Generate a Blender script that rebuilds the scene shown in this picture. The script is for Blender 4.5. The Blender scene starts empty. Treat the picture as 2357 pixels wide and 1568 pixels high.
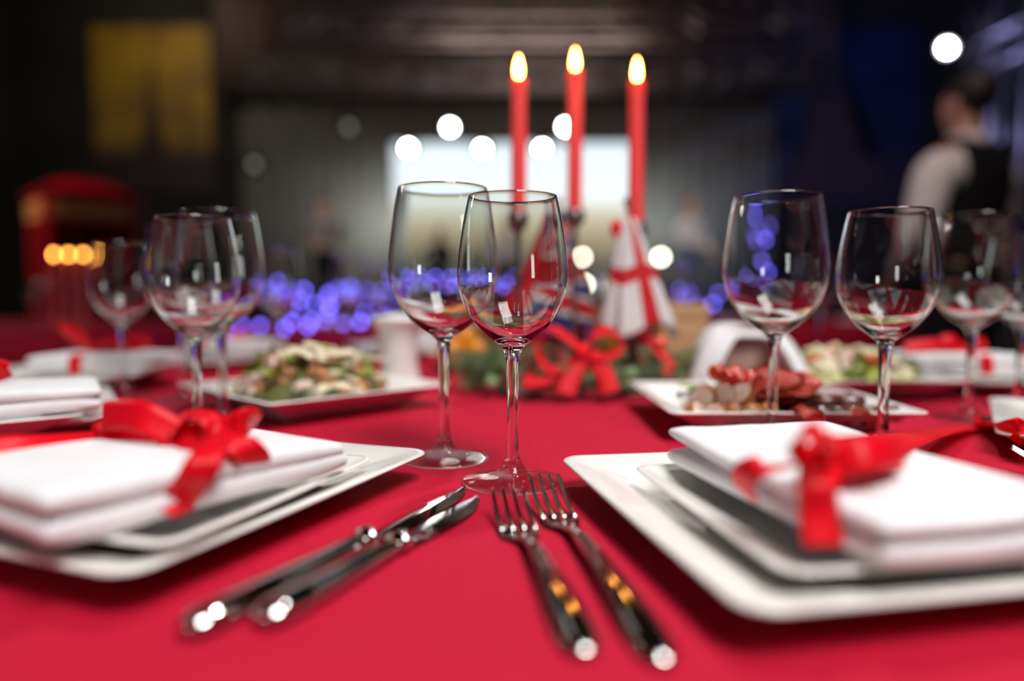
import bpy, bmesh, math, random
from mathutils import Vector, Matrix, noise
R = random.Random(7)
PI = math.pi
scn = bpy.context.scene
COL = scn.collection

# ------------------------------------------------------------------ camera, world, lights, exposure
F = 1630.0                       # focal length in pixels of a 2357 px wide frame
PITCH = math.radians(3.58)
CZ = 0.886                       # lens height above the floor
TZ = 0.75                        # table top
cd = bpy.data.cameras.new('camera')
cam = bpy.data.objects.new('camera', cd)
COL.objects.link(cam)
cam.location = (0, 0, CZ)
cam.rotation_euler = (PI / 2 - PITCH, 0, 0)
cd.sensor_width = 36.0
cd.lens = F / 2357 * 36
cd.clip_start = 0.01
cd.dof.use_dof = True
cd.dof.focus_distance = 0.515
cd.dof.aperture_fstop = cd.lens / 17.6
scn.camera = cam

w = bpy.data.worlds.new('world')
scn.world = w
w.use_nodes = True
w.node_tree.nodes['Background'].inputs['Color'].default_value = (0.5, 0.42, 0.45, 1)
w.node_tree.nodes['Background'].inputs['Strength'].default_value = 0.012


def area(name, loc, target, sx, sy, power, color=(1, 1, 1), spread=PI):
    l = bpy.data.lights.new(name, 'AREA')
    l.shape = 'RECTANGLE'
    l.size, l.size_y = sx, sy
    l.energy = power
    l.color = color
    l.spread = spread
    o = bpy.data.objects.new(name, l)
    COL.objects.link(o)
    o.location = loc
    o.rotation_euler = (Vector(target) - Vector(loc)).to_track_quat('-Z', 'Y').to_euler()
    return o


def spot(name, loc, target, power, color, size=0.9, blend=0.6, radius=0.08):
    l = bpy.data.lights.new(name, 'SPOT')
    l.energy = power
    l.color = color
    l.spot_size, l.spot_blend = size, blend
    l.shadow_soft_size = radius
    o = bpy.data.objects.new(name, l)
    COL.objects.link(o)
    o.location = loc
    o.rotation_euler = (Vector(target) - Vector(loc)).to_track_quat('-Z', 'Y').to_euler()
    return o


spot('key_light', (0.6, 1.75, 3.9), (0.0, 0.70, 0.75), 150, (1, 0.955, 0.93), 0.75, 0.5, 0.10)
area('ceiling_panel_light', (0.75, -0.75, 3.3), (0.05, 0.65, 0.8), 1.05, 1.55, 27, (1, 0.97, 0.965), math.radians(85))
area('low_fill_light', (-2.1, -1.5, 0.75), (0.1, 0.8, 0.85), 0.36, 0.62, 9, (1, 0.98, 0.97))  # unseen panel added as front fill and for glass highlights, not a doorway
area('haze_glow_light', (-1.9, 10.25, 2.0), (-1.9, 11.3, 2.0), 0.3, 0.3, 24, (0.97, 1, 0.93))  # these two are unseen, added so the curtain imitates haze glow round the screen
area('haze_glow_light', (2.15, 10.25, 2.0), (2.15, 11.3, 2.0), 0.3, 0.3, 17, (0.93, 1, 0.98))
area('truss_wash_light', (0.3, 8.0, 3.2), (0.3, 9.8, 5.0), 3.0, 0.3, 34, (1, 0.68, 0.55))
spot('haze_tint_light', (2.9, 3.9, 3.3), (3.6, 5.15, 2.6), 120, (0.50, 0.48, 1.0), 0.8, 0.8)  # unseen spot added to turn the truss lavender in place of blue haze
area('poster_light', (-4.9, 9.6, 5.6), (-5.7, 11.4, 3.9), 1.2, 0.2, 15, (1, 0.85, 0.6))
spot('blue_spot_light', (4.6, 3.2, 2.9), (5.6, 9.5, 3.0), 420, (0.28, 0.36, 1.0), 1.2, 0.8)
for px_, pw_ in ((-2.6, 330), (2.55, 400), (-0.1, 220)):
    spot('follow_spot_light', (px_ * 0.7, 6.2, 4.6), (px_, 9.9, 1.6), pw_, (1, 0.94, 0.9), 0.30, 0.5, 0.06)
area('booth_light', (-5.4, 4.0, 3.2), (-3.8, 6.0, 1.4), 0.4, 0.3, 62, (1, 0.85, 0.8))
area('room_light', (1.0, 1.2, 4.2), (1.9, 3.0, 1.4), 0.5, 0.4, 7, (1, 0.8, 0.75), math.radians(70))

scn.view_settings.view_transform = 'Standard'
scn.view_settings.look = 'None'
scn.view_settings.gamma = 1.0
scn.view_settings.exposure = 0.0
scn.view_settings.use_curve_mapping = False
cy = scn.cycles
cy.max_bounces = 16
cy.transmission_bounces = 16
cy.glossy_bounces = 6
cy.diffuse_bounces = 3
cy.transparent_max_bounces = 16
cy.caustics_reflective = False
cy.caustics_refractive = True
cy.blur_glossy = 0.3
cy.sample_clamp_indirect = 8.0
cy.use_denoising = True


def ray(px, py):
    x, v = (px - 1178.5) / F, (784 - py) / F
    return Vector((x, math.cos(PITCH) + v * math.sin(PITCH), -math.sin(PITCH) + v * math.cos(PITCH)))


def P(px, py, h=0.0):
    """Point of the photograph that lies h above the table top."""
    d = ray(px, py)
    t = (TZ + h - CZ) / d.z
    return Vector((0, 0, CZ)) + d * t


def D(px, py, y):
    """Point of the photograph at distance y into the room."""
    d = ray(px, py)
    return Vector((0, 0, CZ)) + d * (y / d.y)


# ------------------------------------------------------------------ materials
MATS = {}


def mat(name, col, rough=0.5, metal=0.0, spec=0.5, var=0.0, vscale=30.0, bump=0.0, bscale=200.0, sheen=0.0, sss=0.0, col2=None, coat=0.0):
    if name in MATS:
        return MATS[name]
    m = bpy.data.materials.new(name)
    m.use_nodes = True
    nt = m.node_tree
    b = nt.nodes['Principled BSDF']
    b.inputs['Base Color'].default_value = (*col, 1)
    b.inputs['Roughness'].default_value = rough
    b.inputs['Metallic'].default_value = metal
    b.inputs['Specular IOR Level'].default_value = spec
    if sheen:
        b.inputs['Sheen Weight'].default_value = sheen
    if coat:
        b.inputs['Coat Weight'].default_value = coat
    if sss:
        b.inputs['Subsurface Weight'].default_value = sss
        b.inputs['Subsurface Radius'].default_value = (0.012, 0.004, 0.003)
        b.inputs['Subsurface Scale'].default_value = 1.0
    if var or col2:
        tc = nt.nodes.new('ShaderNodeTexCoord')
        n = nt.nodes.new('ShaderNodeTexNoise')
        n.inputs['Scale'].default_value = vscale
        n.inputs['Detail'].default_value = 3
        nt.links.new(tc.outputs['Object'], n.inputs['Vector'])
        r = nt.nodes.new('ShaderNodeValToRGB')
        c2 = col2 or tuple(c * (1 - var) for c in col)
        r.color_ramp.elements[0].position, r.color_ramp.elements[1].position = 0.35, 0.65
        r.color_ramp.elements[0].color = (*c2, 1)
        r.color_ramp.elements[1].color = (*col, 1)
        nt.links.new(n.outputs['Fac'], r.inputs['Fac'])
        nt.links.new(r.outputs['Color'], b.inputs['Base Color'])
    if bump:
        tc = nt.nodes.new('ShaderNodeTexCoord')
        n = nt.nodes.new('ShaderNodeTexNoise')
        n.inputs['Scale'].default_value = bscale
        n.inputs['Detail'].default_value = 4
        nt.links.new(tc.outputs['Object'], n.inputs['Vector'])
        bp = nt.nodes.new('ShaderNodeBump')
        bp.inputs['Strength'].default_value = bump
        bp.inputs['Distance'].default_value = 0.002
        nt.links.new(n.outputs['Fac'], bp.inputs['Height'])
        nt.links.new(bp.outputs['Normal'], b.inputs['Normal'])
    MATS[name] = m
    return m


def emit(name, col, strength, sample=False):
    if name in MATS:
        return MATS[name]
    m = bpy.data.materials.new(name)
    m.use_nodes = True
    nt = m.node_tree
    nt.nodes.clear()
    o = nt.nodes.new('ShaderNodeOutputMaterial')
    e = nt.nodes.new('ShaderNodeEmission')
    e.inputs['Color'].default_value = (*col, 1)
    e.inputs['Strength'].default_value = strength
    nt.links.new(e.outputs[0], o.inputs['Surface'])
    if not sample:
        m.cycles.emission_sampling = 'NONE'
    MATS[name] = m
    return m


def glass_mat(name, col=(1, 1, 1), ior=1.5, rough=0.0, clear=0.0):
    m = bpy.data.materials.new(name)
    m.use_nodes = True
    nt = m.node_tree
    nt.nodes.clear()
    o = nt.nodes.new('ShaderNodeOutputMaterial')
    g = nt.nodes.new('ShaderNodeBsdfGlass')
    g.inputs['Color'].default_value = (*col, 1)
    g.inputs['IOR'].default_value = ior
    g.inputs['Roughness'].default_value = rough
    if clear:
        tr = nt.nodes.new('ShaderNodeBsdfTransparent')
        mx = nt.nodes.new('ShaderNodeMixShader')
        mx.inputs['Fac'].default_value = clear
        nt.links.new(g.outputs[0], mx.inputs[1]); nt.links.new(tr.outputs[0], mx.inputs[2])
        nt.links.new(mx.outputs[0], o.inputs['Surface'])
    else:
        nt.links.new(g.outputs[0], o.inputs['Surface'])
    MATS[name] = m
    return m


M_glass = glass_mat('clear_glass', (0.985, 1.0, 0.995))
M_foot = glass_mat('flat_foot_glass', (0.985, 1.0, 0.995), clear=0.42)
M_porc = mat('porcelain', (0.85, 0.835, 0.795), 0.18, spec=0.5, var=0.02, vscale=8, coat=0.3)
M_linen = mat('white_linen', (0.80, 0.80, 0.815), 0.85, spec=0.2, var=0.05, vscale=60, bump=0.25, bscale=900, sheen=0.2)
M_satin = mat('red_satin', (0.92, 0.004, 0.022), 0.40, spec=0.4, var=0.05, vscale=90, bump=0.04, bscale=1500)
def thin(m, k):
    nt = m.node_tree
    b, o = nt.nodes['Principled BSDF'], nt.nodes['Material Output']
    tl = nt.nodes.new('ShaderNodeBsdfTranslucent')
    bc = b.inputs['Base Color']
    if bc.is_linked: nt.links.new(bc.links[0].from_socket, tl.inputs['Color'])
    else: tl.inputs['Color'].default_value = bc.default_value
    mx = nt.nodes.new('ShaderNodeMixShader'); mx.inputs['Fac'].default_value = k
    nt.links.new(b.outputs[0], mx.inputs[1]); nt.links.new(tl.outputs[0], mx.inputs[2])
    nt.links.new(mx.outputs[0], o.inputs['Surface'])
    return m


thin(M_satin, 0.4)
M_steel = mat('polished_steel', (0.72, 0.69, 0.66), 0.07, metal=1.0, var=0.05, vscale=40)
M_silver = mat('brushed_silver', (0.22, 0.17, 0.17), 0.45, metal=1.0, var=0.12, vscale=50)
M_wax = mat('red_wax', (0.93, 0.075, 0.075), 0.42, sss=0.5, var=0.05, vscale=60)
M_wick = mat('charred_wick', (0.02, 0.015, 0.01), 0.9)
M_flame = emit('flame', (1.0, 0.40, 0.07), 50, True)
M_flame_far = emit('far_flame', (1.0, 0.40, 0.06), 26)
M_dark = mat('black_cloth', (0.008, 0.008, 0.009), 0.8, spec=0.2, var=0.3, vscale=20)
M_black = mat('black_metal', (0.02, 0.02, 0.022), 0.45, metal=0.4)
M_truss = mat('aluminium', (0.35, 0.34, 0.36), 0.35, metal=0.8, var=0.1)
M_lamp = emit('stage_lamp', (0.94, 1.0, 0.92), 110)
M_lamp2 = emit('warm_stage_lamp', (1.0, 0.9, 0.72), 26)
M_lampd = emit('dim_stage_lamp', (0.75, 0.72, 0.6), 0.5)
M_lampb = emit('blue_white_lamp', (0.85, 0.93, 1.0), 150)
M_led = emit('blue_led', (0.17, 0.13, 1.0), 10)
M_led2 = emit('violet_led', (0.24, 0.16, 1.0), 6)
M_cable = mat('dark_cable', (0.01, 0.012, 0.02), 0.6)
M_booth = mat('booth_red', (0.50, 0.004, 0.012), 0.35, var=0.1, vscale=3)
M_boothsign = mat('booth_sign', (0.62, 0.27, 0.07), 0.5, var=0.08)
M_boothin = mat('booth_dark', (0.05, 0.005, 0.006), 0.5)
M_skin = mat('skin', (0.62, 0.33, 0.24), 0.5, var=0.06, vscale=20)
M_hair = mat('dark_hair', (0.012, 0.008, 0.007), 0.6, var=0.2, vscale=120)
M_hair2 = mat('brown_hair', (0.22, 0.12, 0.06), 0.6, var=0.2, vscale=120)
M_shirt = mat('white_shirt', (0.78, 0.74, 0.74), 0.8, var=0.05, bump=0.2, bscale=40)
M_jean = mat('blue_denim', (0.16, 0.22, 0.36), 0.8, var=0.1)
M_grey = mat('grey_jacket', (0.20, 0.19, 0.19), 0.8, var=0.1)
M_shoe = mat('black_shoe', (0.01, 0.01, 0.01), 0.35)


# ------------------------------------------------------------------ object helpers
def tag(o, label=None, cat=None, group=None, kind=None):
    if label: o['label'] = label
    if cat: o['category'] = cat
    if group: o['group'] = group
    if kind: o['kind'] = kind
    return o


def thing(name, label, cat, loc=(0, 0, 0), rz=0.0, group=None):
    o = bpy.data.objects.new(name, None)
    o.empty_display_size = 0.02
    COL.objects.link(o)
    o.location = loc
    o.rotation_euler = (0, 0, rz)
    return tag(o, label, cat, group)


def link(name, me, m, parent=None, loc=(0, 0, 0), smooth=True, world=False):
    """One mesh object; with world=True the mesh is in world axes and is moved under an unrotated parent."""
    if smooth is not None:
        me.polygons.foreach_set('use_smooth', [bool(smooth)] * len(me.polygons))
    if m is not None and not me.materials:
        me.materials.append(m)
    o = bpy.data.objects.new(name, me)
    COL.objects.link(o)
    if parent is not None:
        o.parent = parent
        if world:
            q, off = parent, Vector((0, 0, 0))
            while q is not None:
                off += q.location
                q = q.parent
            o.location = -off
            return o
    o.location = loc
    return o


def me_from(verts, faces, name='mesh'):
    me = bpy.data.meshes.new(name)
    me.from_pydata([tuple(v) for v in verts], [], faces)
    me.update()
    return me


def bm_me(bm, name='mesh', recalc=True):
    if recalc:
        bmesh.ops.recalc_face_normals(bm, faces=bm.faces)
    me = bpy.data.meshes.new(name)
    bm.to_mesh(me)
    bm.free()
    return me


def lathe(profile, n=64, closed=False):
    """profile: list of (r, z); r == 0 makes a pole."""
    V, Fc, rows = [], [], []
    for r, z in profile:
        if r < 1e-7:
            rows.append([len(V)]); V.append((0, 0, z))
        else:
            rows.append(list(range(len(V), len(V) + n)))
            V += [(r * math.cos(2 * PI * i / n), r * math.sin(2 * PI * i / n), z) for i in range(n)]
    pairs = list(zip(rows, rows[1:]))
    if closed: pairs.append((rows[-1], rows[0]))
    for a, b in pairs:
        for i in range(n):
            j = (i + 1) % n
            if len(a) == 1 and len(b) == 1: continue
            if len(a) == 1: Fc.append((a[0], b[j], b[i]))
            elif len(b) == 1: Fc.append((a[i], a[j], b[0]))
            else: Fc.append((a[i], a[j], b[j], b[i]))
    return me_from(V, Fc)


def cat_rom(pts, n=8):
    pts = [Vector(p) for p in pts]
    q = [pts[0] * 2 - pts[1]] + pts + [pts[-1] * 2 - pts[-2]]
    out = []
    for i in range(1, len(q) - 2):
        a, b, c, d = q[i - 1:i + 3]
        for k in range(n):
            t = k / n
            out.append(0.5 * ((2 * b) + (c - a) * t + (2 * a - 5 * b + 4 * c - d) * t * t + (3 * b - a - 3 * c + d) * t ** 3))
    out.append(pts[-1])
    return out


def smooth_profile(pr, n=6):
    return [(max(0.0, v.x), v.y) for v in cat_rom([Vector((r, z, 0)) for r, z in pr], n)]


def strip(pts, sides, width, thick=0.0007, n=8, taper=None):
    """Ribbon swept through pts; sides gives the direction across it at each point."""
    c = cat_rom(pts, n)
    if isinstance(sides, tuple): sides = [sides] * len(pts)
    s = cat_rom([Vector(v) for v in sides], n)
    V, Fc = [], []
    m = len(c)
    for i in range(m):
        t = (c[min(i + 1, m - 1)] - c[max(i - 1, 0)]).normalized()
        sd = (s[i] - t * s[i].dot(t))
        sd = sd.normalized() if sd.length > 1e-6 else Vector((1, 0, 0))
        nn = t.cross(sd).normalized()
        wd = width * (taper(i / (m - 1)) if taper else 1)
        for k in (-1, -0.5, 0, 0.5, 1):
            V.append(c[i] + sd * wd * 0.5 * k + nn * thick * 0.5 + nn * (0.0006 * (1 - k * k)))
        for k in (1, 0.5, 0, -0.5, -1):
            V.append(c[i] + sd * wd * 0.5 * k - nn * thick * 0.5 + nn * (0.0006 * (1 - k * k)))
    for i in range(m - 1):
        for k in range(10):
            a, b = i * 10 + k, i * 10 + (k + 1) % 10
            Fc.append((a, b, b + 10, a + 10))
    Fc.append(tuple(range(9, -1, -1)))
    Fc.append(tuple(range((m - 1) * 10, m * 10)))
    return me_from(V, Fc)


def loft(secs, n=12):
    """secs: list of (centre, side vector, up vector, half width, half height); closed elliptical loft."""
    V, Fc = [], []
    for c, s, u, hw, hh in secs:
        for i in range(n):
            a = 2 * PI * i / n
            V.append(Vector(c) + Vector(s) * hw * math.cos(a) + Vector(u) * hh * math.sin(a))
    m = len(secs)
    for k in range(m - 1):
        for i in range(n):
            j = (i + 1) % n
            Fc.append((k * n + i, k * n + j, (k + 1) * n + j, (k + 1) * n + i))
    Fc.append(tuple(range(n - 1, -1, -1)))
    Fc.append(tuple(range((m - 1) * n, m * n)))
    return me_from(V, Fc)


def tube(pts, r, n=8):
    pts = [Vector(p) for p in pts]
    secs = []
    for i, p in enumerate(pts):
        t = (pts[min(i + 1, len(pts) - 1)] - pts[max(i - 1, 0)]).normalized()
        a = Vector((0, 0, 1)) if abs(t.z) < 0.9 else Vector((1, 0, 0))
        s = t.cross(a).normalized()
        rr = r[i] if isinstance(r, (list, tuple)) else r
        secs.append((p, s, s.cross(t), rr, rr))
    return loft(secs, n)


def box(cx, cy_, cz, sx, sy, sz, bev=0.0, bm=None, rot=None):
    own = bm is None
    bm = bm or bmesh.new()
    m = Matrix.Translation((cx, cy_, cz)) @ (rot or Matrix.Identity(4)) @ Matrix.Diagonal((sx, sy, sz, 1))
    r = bmesh.ops.create_cube(bm, size=1, matrix=m)
    if bev:
        es = list({e for v in r['verts'] for e in v.link_edges})
        bmesh.ops.bevel(bm, geom=es, offset=bev, segments=3, affect='EDGES', profile=0.6)
    return bm_me(bm) if own else bm


def rrect(h, hy, r, nc=8, ns=6):
    """Rounded rectangle, half sizes h and hy."""
    r = max(1e-4, min(r, h - 1e-4, hy - 1e-4))
    cs = [(h - r, hy - r, 0), (-(h - r), hy - r, PI / 2), (-(h - r), -(hy - r), PI), (h - r, -(hy - r), 1.5 * PI)]
    out = []
    for q in range(4):
        cx, cyy, a0 = cs[q]
        arc = [(cx + r * math.cos(a0 + PI / 2 * i / nc), cyy + r * math.sin(a0 + PI / 2 * i / nc)) for i in range(nc + 1)]
        out += arc
        nx, ny, na = cs[(q + 1) % 4]
        e, s = arc[-1], (nx + r * math.cos(na), ny + r * math.sin(na))
        out += [(e[0] + (s[0] - e[0]) * i / ns, e[1] + (s[1] - e[1]) * i / ns) for i in range(1, ns)]
    return out


def dish(h, prof, r0, hy=None, lift=0.0):
    """Square dish: prof is a list of (inset from the edge, z) from the underside's middle round the rim to the well's middle."""
    hy = hy or h
    V, Fc, rows = [], [], []
    for ins, z in prof:
        hh, hk = h - ins, hy - ins
        ring = rrect(hh, hk, max(0.003, r0 * (hh / h) - ins * 0.15))
        rows.append(range(len(V), len(V) + len(ring)))
        for x, y in ring:
            up = lift * (max(0, abs(x) / h) * max(0, abs(y) / hy)) ** 2
            V.append((x, y, z + up))
    for a, b in zip(rows, rows[1:]):
        n = len(a)
        for i in range(n):
            j = (i + 1) % n
            Fc.append((a[i], a[j], b[j], b[i]))
    V.append((0, 0, prof[0][1])); c0 = len(V) - 1
    V.append((0, 0, prof[-1][1])); c1 = len(V) - 1
    a, b = rows[0], rows[-1]
    n = len(a)
    for i in range(n):
        j = (i + 1) % n
        Fc.append((c0, a[j], a[i]))
        Fc.append((c1, b[i], b[j]))
    return me_from(V, Fc)


def blob(sub, sx, sy, sz, rough=0.15, freq=1.6, seed=0.0):
    bm = bmesh.new()
    bmesh.ops.create_icosphere(bm, subdivisions=sub, radius=1)
    for v in bm.verts:
        k = 1 + rough * noise.noise(v.co * freq + Vector((seed, seed * 1.7, -seed)))
        v.co = Vector((v.co.x * sx, v.co.y * sy, v.co.z * sz)) * k
    return bm_me(bm)


def copy_tree(o, parent=None):
    c = o.copy()
    COL.objects.link(c)
    if parent is not None: c.parent = parent
    for ch in list(o.children):
        copy_tree(ch, c)
    return c


def rot2(x, y, a):
    return x * math.cos(a) - y * math.sin(a), x * math.sin(a) + y * math.cos(a)


# ------------------------------------------------------------------ the setting
def struct(name, me, m):
    return tag(link(name, me, m, smooth=False), kind='structure')


M_floor = mat('dark_floor', (0.035, 0.022, 0.02), 0.35, var=0.4, vscale=2)
M_wall = mat('dark_wall', (0.022, 0.020, 0.019), 0.9, var=0.35, vscale=0.8)
M_wallb = mat('grey_stage_wall', (0.16, 0.16, 0.15), 0.9, var=0.2, vscale=0.7)
M_wallr = mat('navy_wall', (0.05, 0.055, 0.085), 0.8, var=0.3, vscale=0.8)
struct('floor', box(0, 3.25, -0.05, 16, 16.7, 0.1), M_floor)
struct('ceiling', box(0, 3.25, 7.05, 16, 16.7, 0.1), M_wall)
struct('wall_back', box(0, 11.55, 3.5, 16, 0.1, 7), M_wall)
struct('wall_front', box(0, -5.05, 3.5, 16, 0.1, 7), M_wall)
struct('wall_left', box(-8.05, 3.25, 3.5, 0.1, 16.7, 7), M_wall)
struct('wall_right', box(8.05, 3.25, 3.5, 0.1, 16.7, 7), M_wallr)

# ------------------------------------------------------------------ main table
TC = Vector((0, 1.01, 0))
TR = 0.93


def tablecloth_mesh(rad, top, drop, n=144, folds=18, seed=0):
    V, Fc, rows = [], [], []
    V.append((0, 0, top))
    rings = [rad * k for k in (0.15, 0.3, 0.45, 0.6, 0.75, 0.88, 0.96)]
    specs = [(r, top, 0) for r in rings] + [(rad * 0.99, top - 0.001, 0), (rad * 1.0, top - 0.006, 0)]
    for k in range(1, 9):
        t = k / 8
        specs.append((rad * 1.0 + 0.03 * t, top - 0.006 - drop * t, 0.045 * t))
    for r, z, amp in specs:
        rows.append(range(len(V), len(V) + n))
        for i in range(n):
            a = 2 * PI * i / n
            rr = r + amp * (math.sin(folds * a + seed) + 0.4 * math.sin(folds * 1.7 * a + 2 * seed))
            V.append((rr * math.cos(a), rr * math.sin(a), z))
    for i in range(n):
        Fc.append((0, rows[0][i], rows[0][(i + 1) % n]))
    for a, b in zip(rows, rows[1:]):
        for i in range(n):
            j = (i + 1) % n
            Fc.append((a[i], b[i], b[j], a[j]))
    return me_from(V, Fc)


M_cloth = mat('red_tablecloth', (0.49, 0.0045, 0.032), 0.7, spec=0.22, var=0.07, vscale=5)
nt = M_cloth.node_tree                                   # fine twill weave
tcn = nt.nodes.new('ShaderNodeTexCoord')
wv = nt.nodes.new('ShaderNodeTexWave'); wv.inputs['Scale'].default_value = 420
wv2 = nt.nodes.new('ShaderNodeTexWave'); wv2.inputs['Scale'].default_value = 420; wv2.bands_direction = 'Y'
ad = nt.nodes.new('ShaderNodeMath'); ad.operation = 'ADD'
bp = nt.nodes.new('ShaderNodeBump'); bp.inputs['Strength'].default_value = 0.25; bp.inputs['Distance'].default_value = 0.0004
for wn in (wv, wv2): nt.links.new(tcn.outputs['Object'], wn.inputs['Vector'])
nt.links.new(wv.outputs['Fac'], ad.inputs[0]); nt.links.new(wv2.outputs['Fac'], ad.inputs[1])
nt.links.new(ad.outputs[0], bp.inputs['Height'])
nt.links.new(bp.outputs['Normal'], nt.nodes['Principled BSDF'].inputs['Normal'])
M_wood = mat('table_wood', (0.12, 0.07, 0.04), 0.5, var=0.3, vscale=9)


def table(cx, cy_, rad, label_t, label_c, grp=None, seed=0.0):
    t = thing('round_table', label_t, 'table', (cx, cy_, 0))
    link('table_top', lathe([(0, 0.715), (rad - 0.03, 0.715), (rad - 0.012, 0.722), (rad - 0.012, 0.742), (rad - 0.02, 0.7465), (0, 0.7465)], 64), M_wood, t, smooth=False)
    for k in range(4):
        a = PI / 4 + k * PI / 2
        x, y = rad * 0.6 * math.cos(a), rad * 0.6 * math.sin(a)
        link('leg', tube([(x, y, 0.715), (x * 1.05, y * 1.05, 0.0)], [0.024, 0.018]), M_wood, t)
    c = link('tablecloth', tablecloth_mesh(rad, TZ - 0.0012 + 0.0, 0.62, seed=seed), M_cloth, None, (cx, cy_, 0))
    tag(c, label_c, 'tablecloth', grp)
    return t


table(TC.x, TC.y, TR, 'round banquet table under the laid red cloth with the candles', 'red tablecloth of the laid round table with the three tall candles', 'red tablecloths')
CL = TZ - 0.0012        # upper face of the cloth


# ------------------------------------------------------------------ wine glasses
def glass_meshes(H, rf, rmax, zmax, rrim, zb, seg=112):
    foot = smooth_profile([(0.0001, 0.0006), (rf * 0.5, 0.0004), (rf * 0.93, 0.0), (rf * 0.99, 0.0006), (rf, 0.0013), (rf * 0.985, 0.0021),
                           (rf * 0.8, 0.0032), (rf * 0.5, 0.0052), (0.0115, 0.0082), (0.0082, 0.0125)], 4)
    foot[0] = (0.0, 0.0006)
    stem = smooth_profile([(0.0082, 0.0125), (0.0060, 0.018), (0.0047, 0.028), (0.0041, 0.045), (0.0043, 0.065), (0.0051, zb - 0.014), (0.0057, zb - 0.005), (0.0072, zb + 0.0005)], 5)
    hb = zmax - zb
    ht = H - zmax
    outer = [(0.0072, zb + 0.0005), (0.0105, zb + 0.0035), (rmax * 0.42, zb + hb * 0.16), (rmax * 0.64, zb + hb * 0.32), (rmax * 0.82, zb + hb * 0.52),
             (rmax * 0.955, zb + hb * 0.78), (rmax, zmax), (rmax * 0.982, zmax + ht * 0.25), (rmax * 0.935, zmax + ht * 0.5),
             (rrim + (rmax - rrim) * 0.33, zmax + ht * 0.78), (rrim, H - 0.0005), (rrim - 0.0003, H)]
    tw = 0.00080
    inner = [(rrim - 0.0007, H - 0.0004), (rrim + (rmax - rrim) * 0.33 - tw, zmax + ht * 0.78), (rmax * 0.935 - tw, zmax + ht * 0.5), (rmax * 0.982 - tw, zmax + ht * 0.25),
             (rmax - tw, zmax), (rmax * 0.955 - tw, zb + hb * 0.785), (rmax * 0.82 - tw * 1.1, zb + hb * 0.53), (rmax * 0.64 - tw * 1.2, zb + hb * 0.345),
             (rmax * 0.40 - tw, zb + hb * 0.205), (rmax * 0.2, zb + hb * 0.145), (0.0003, zb + hb * 0.13)]
    bowl = smooth_profile(outer + inner, 4)
    bowl[-1] = (0.0, bowl[-1][1])
    return lathe(foot, seg), lathe(stem, seg), lathe(bowl, seg)


def make_glass(name, label, H, rf, rmax, zmax, rrim, zb):
    t = thing(name, label, 'glass', (0, 0, CL))
    f, s, b = glass_meshes(H, rf, rmax, zmax, rrim, zb)
    link('foot', f, M_foot, t); link('stem', s, M_glass, t); link('bowl', b, M_glass, t)
    return t


SM = make_glass('wine_glass', 'smaller wine glass standing clear in the middle between the knives and forks', 0.2085, 0.0375, 0.0403, 0.150, 0.0322, 0.0985)
BG = make_glass('wine_glass', 'larger wine glass close behind the smaller one beside the white plate corner', 0.2255, 0.0376, 0.0452, 0.158, 0.0368, 0.1010)
p = P(1180, 1106); SM.location = (p.x, p.y, CL)
p = P(1023, 1053); BG.location = (p.x, p.y, CL)


def put_glass(src, x, y, label, z=CL, group=None):
    g = copy_tree(src)
    g.location = (x, y, z)
    g['label'] = label
    g.rotation_euler.z = R.uniform(0, 6.28)
    if group: g['group'] = group
    return g


def XZ(px, z): return (px - 1178.5) / F * z


for src, px, z, lab in [
    (BG, 1783, 0.637, 'larger wine glass rising behind the napkin with the long red ribbon tail'),
    (SM, 2040, 0.603, 'smaller wine glass behind the long red ribbon tail, next to the larger one'),
    (SM, 449, 0.655, 'smaller wine glass behind the big red bow, before its larger partner'),
    (BG, 508, 0.758, 'larger wine glass half hidden behind the smaller one past the big red bow'),
    (SM, 281, 0.965, 'smaller wine glass between the plates with white napkins, before the red booth'),
    (BG, 418, 0.930, 'larger wine glass blurred behind the smaller one past the big red bow'),
    (BG, 640, 1.36, 'blurred wine glass behind the salad platter with blue lights shining through'),
    (BG, 806, 1.70, 'far wine glass with a pale streak, above the salad heap'),
    (SM, 872, 1.80, 'far small wine glass beside the white porcelain cup'),
    (BG, 2238, 0.785, 'larger wine glass with its foot on the red ribbon tail'),
    (SM, 2352, 0.865, 'wine glass cut off by the edge, beside the plate the ribbon tail ends on'),
    (SM, 1568, 1.68, 'far wine glass just past the red and white flag'),
    (BG, 1885, 1.62, 'far wine glass between the two larger glasses behind the cold cuts'),
]:
    put_glass(src, XZ(px, z), z, lab, group=None)
for g in [o for o in COL.objects if o.parent is None and o.name.startswith('wine_glass')]:
    g['group'] = 'wine glasses on the laid table'

# ------------------------------------------------------------------ plates
DP = dish(0.131, [(0.085, 0.0012), (0.062, 0.0), (0.055, 0.0), (0.052, 0.0035), (0.020, 0.0120), (0.004, 0.0172), (0.0002, 0.0188), (0.0, 0.0198), (0.0012, 0.0208),
                  (0.0045, 0.0206), (0.020, 0.0170), (0.036, 0.0135), (0.046, 0.0075), (0.056, 0.0058), (0.09, 0.0055)], 0.016, lift=0.0012)
SP = dish(0.0915, [(0.06, 0.001), (0.045, 0.0), (0.038, 0.0), (0.035, 0.003), (0.014, 0.0135), (0.003, 0.0185), (0.0002, 0.0198), (0.0, 0.0206), (0.0010, 0.0214),
                   (0.0035, 0.0212), (0.014, 0.0178), (0.024, 0.014), (0.032, 0.0085), (0.04, 0.0065), (0.06, 0.006)], 0.012, lift=0.001)


def plate(kind, x, y, a, label, z):
    me = DP if kind == 'dinner' else SP
    o = link('dinner_plate' if kind == 'dinner' else 'side_plate', me, M_porc, None, (x, y, z))
    o.rotation_euler.z = a
    return tag(o, label, 'plate', 'square white plates')


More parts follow.
